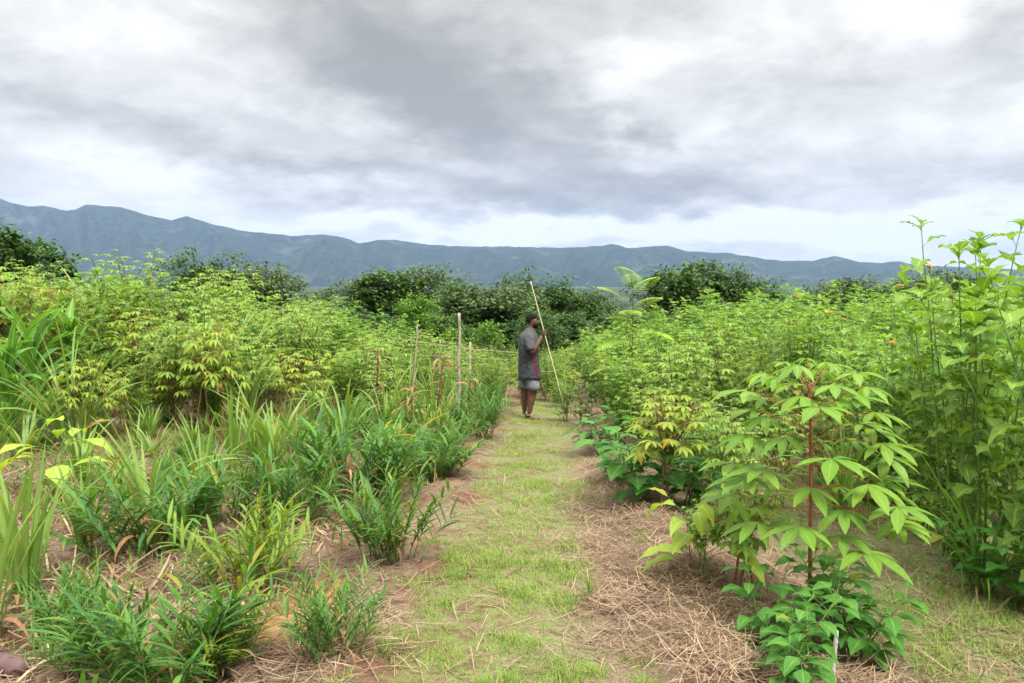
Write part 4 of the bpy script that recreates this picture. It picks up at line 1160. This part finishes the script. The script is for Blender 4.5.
# hair: a close cap; beard: along the jaw
def shell(name, c_, r, keep, mat, off=.012):
    bm = bmesh.new(); bmesh.ops.create_uvsphere(bm, u_segments=28, v_segments=20, radius=1)
    for v in bm.verts: v.co = V((v.co.x * r[0], v.co.y * r[1], v.co.z * r[2]))
    bmesh.ops.delete(bm, geom=[v for v in bm.verts if not keep(v.co)], context='VERTS')
    for v in bm.verts: v.co = v.co * (1 + .035 * mnoise.noise(v.co * 60)) + V(c_)
    bmesh.ops.solidify(bm, geom=bm.faces[:], thickness=off)
    me = bpy.data.meshes.new(name); bm.to_mesh(me); bm.free(); me.materials.append(mat); me.polygons.foreach_set('use_smooth', [True] * len(me.polygons))
    o = bpy.data.objects.new(name, me); COL.objects.link(o); o.parent = man; return o
shell('hair', (.045, 0, 1.622), (.102, .088, .095), lambda c: c.z > .022 - (0 if c.x > .03 else (.03 - c.x) * 1.1) and c.x < .098, M['hair'])
shell('beard', (.078, 0, 1.540), (.082, .074, .078), lambda c: c.z < .004 + (0.03 if c.x < 0 else 0) and c.x > -.035 and c.z > -.074, M['hair'])
eb = MB()
for s in (-1, 1):
    e0 = bmesh.new(); bmesh.ops.create_uvsphere(e0, u_segments=10, v_segments=8, radius=.011)
    me = bpy.data.meshes.new('eye'); e0.to_mesh(me); e0.free(); me.materials.append(M['hair']); o = bpy.data.objects.new('eye', me); COL.objects.link(o); o.parent = man; o.location = (.128, s * .032, 1.61)
def loft(rings, seg=28, closed=False, wr=.008, sd=0):
    m_ = MB()
    for i, (cx, cy, cz, rx, ry) in enumerate(rings):
        for k in range(seg):
            a = 2 * PI * k / seg
            f = 1 + (mnoise.noise((math.cos(a) * 2.2, math.sin(a) * 2.2 + sd, cz * 5)) * wr / .1)
            m_.v.append(V((cx + math.cos(a) * rx * f, cy + math.sin(a) * ry * f, cz + (0.012 * math.sin(a * 3 + sd) if i == 0 else 0)))); m_.uv.append((0, 0))
    for i in range(len(rings) - 1):
        for k in range(seg):
            k2 = (k + 1) % seg; m_.f.append((i * seg + k, i * seg + k2, (i + 1) * seg + k2, (i + 1) * seg + k))
    return m_
def merge(a, b_):
    n_ = len(a.v); a.v += b_.v; a.uv += b_.uv; a.f += [tuple(i + n_ for i in f) for f in b_.f]
sh = loft([(.01, 0, .665, .190, .215), (.01, 0, .72, .185, .21), (.005, 0, .82, .175, .20), (-.005, 0, .92, .162, .188), (-.005, 0, 1.02, .160, .188), (-.008, 0, 1.12, .158, .19),
           (-.008, 0, 1.22, .158, .198), (-.008, 0, 1.31, .150, .205), (-.005, 0, 1.37, .130, .195), (.0, 0, 1.41, .105, .150), (.015, 0, 1.445, .075, .085), (.025, 0, 1.475, .068, .072), (.03, 0, 1.47, .062, .066)])
def sleeve(p0, p1, r0, r1):
    m_ = MB(); P0, P1 = V(p0), V(p1)
    m_.tube([P0.lerp(P1, i / 6) for i in range(7)], [r0 * .8] + [r0 + (r1 - r0) * i / 6 for i in range(1, 7)], 16, False); return m_
merge(sh, sleeve((-.015, -.13, 1.385), (.03, -.252, 1.13), .088, .072)); merge(sh, sleeve((0, .13, 1.385), (-.01, .24, 1.13), .086, .07))
so = sh.build('shirt', sm, man); md = so.modifiers.new('thick', 'SOLIDIFY'); md.thickness = .004; md.offset = 1
so2 = loft([(.07, -.095, .505, .105, .10), (.06, -.095, .56, .105, .10), (.045, -.095, .66, .108, .10), (.02, -.09, .76, .115, .10), (-.0, -.07, .84, .115, .10), (-.015, -.02, .88, .12, .12)], 20, sd=3)
merge(so2, loft([(-.075, .09, .50, .10, .098), (-.07, .09, .56, .10, .098), (-.06, .09, .66, .105, .10), (-.045, .09, .76, .11, .10), (-.025, .07, .84, .115, .10), (-.015, .02, .88, .12, .12)], 20, sd=7))
so_ = so2.build('shorts', M['shorts'], man); md = so_.modifiers.new('thick', 'SOLIDIFY'); md.thickness = .004; md.offset = 1
# bamboo rod
m_ = MB(); pts = []; rad = []
for i in range(41):
    z = 2.22 * (1 - i / 40) ; pts.append(V((RODX(z) , -.207, z))); rad.append(.0105 * (1 + (.18 if i % 5 == 0 else 0)) * (.75 + .25 * i / 40))
m_.tube(pts, rad, 8); o = m_.build('bamboo_rod', M['bamboo']); o.location = man.location
tag(o, 'long pale bamboo rod slanting up past the face of the man', 'rod')
# bush knife
M['rust'] = pmat('dark_rusty_blade', (.10, .05, .035), .6, .4, 30, .3)
kn = empty('bush_knife', man.location); tag(kn, 'dark bush knife hanging point down from the lowered hand of the man', 'knife')
m_ = MB(); m_.tube([V((.055, .222, .80)), V((.10, .222, .74)), V((.125, .222, .70))], [.014, .016, .013], 8); m_.build('handle', M['stem_brown'], kn)
m_ = MB(); A, B = V((.12, .222, .71)), V((.285, .222, .29)); dd_ = (B - A).normalized(); sd_ = V((dd_.z, 0, -dd_.x))
prof = [(0, .018, -.016), (.3, .022, -.018), (.6, .030, -.018), (.85, .034, -.016), (1, .0, -.004)]
for sy_ in (-.002, .002):
    for f, a, b_ in prof:
        q = A.lerp(B, f); m_.v += [q + sd_ * a + V((0, sy_, 0)), q + sd_ * b_ + V((0, sy_, 0))]; m_.uv += [(0, 0), (0, 0)]
k = len(prof) * 2
for i in range(len(prof) - 1):
    m_.f.append((2 * i, 2 * i + 1, 2 * i + 3, 2 * i + 2)); m_.f.append((k + 2 * i, k + 2 * i + 2, k + 2 * i + 3, k + 2 * i + 1))
    m_.f.append((2 * i, 2 * i + 2, k + 2 * i + 2, k + 2 * i)); m_.f.append((2 * i + 1, k + 2 * i + 1, k + 2 * i + 3, 2 * i + 3))
m_.build('blade', M['rust'], kn, False)
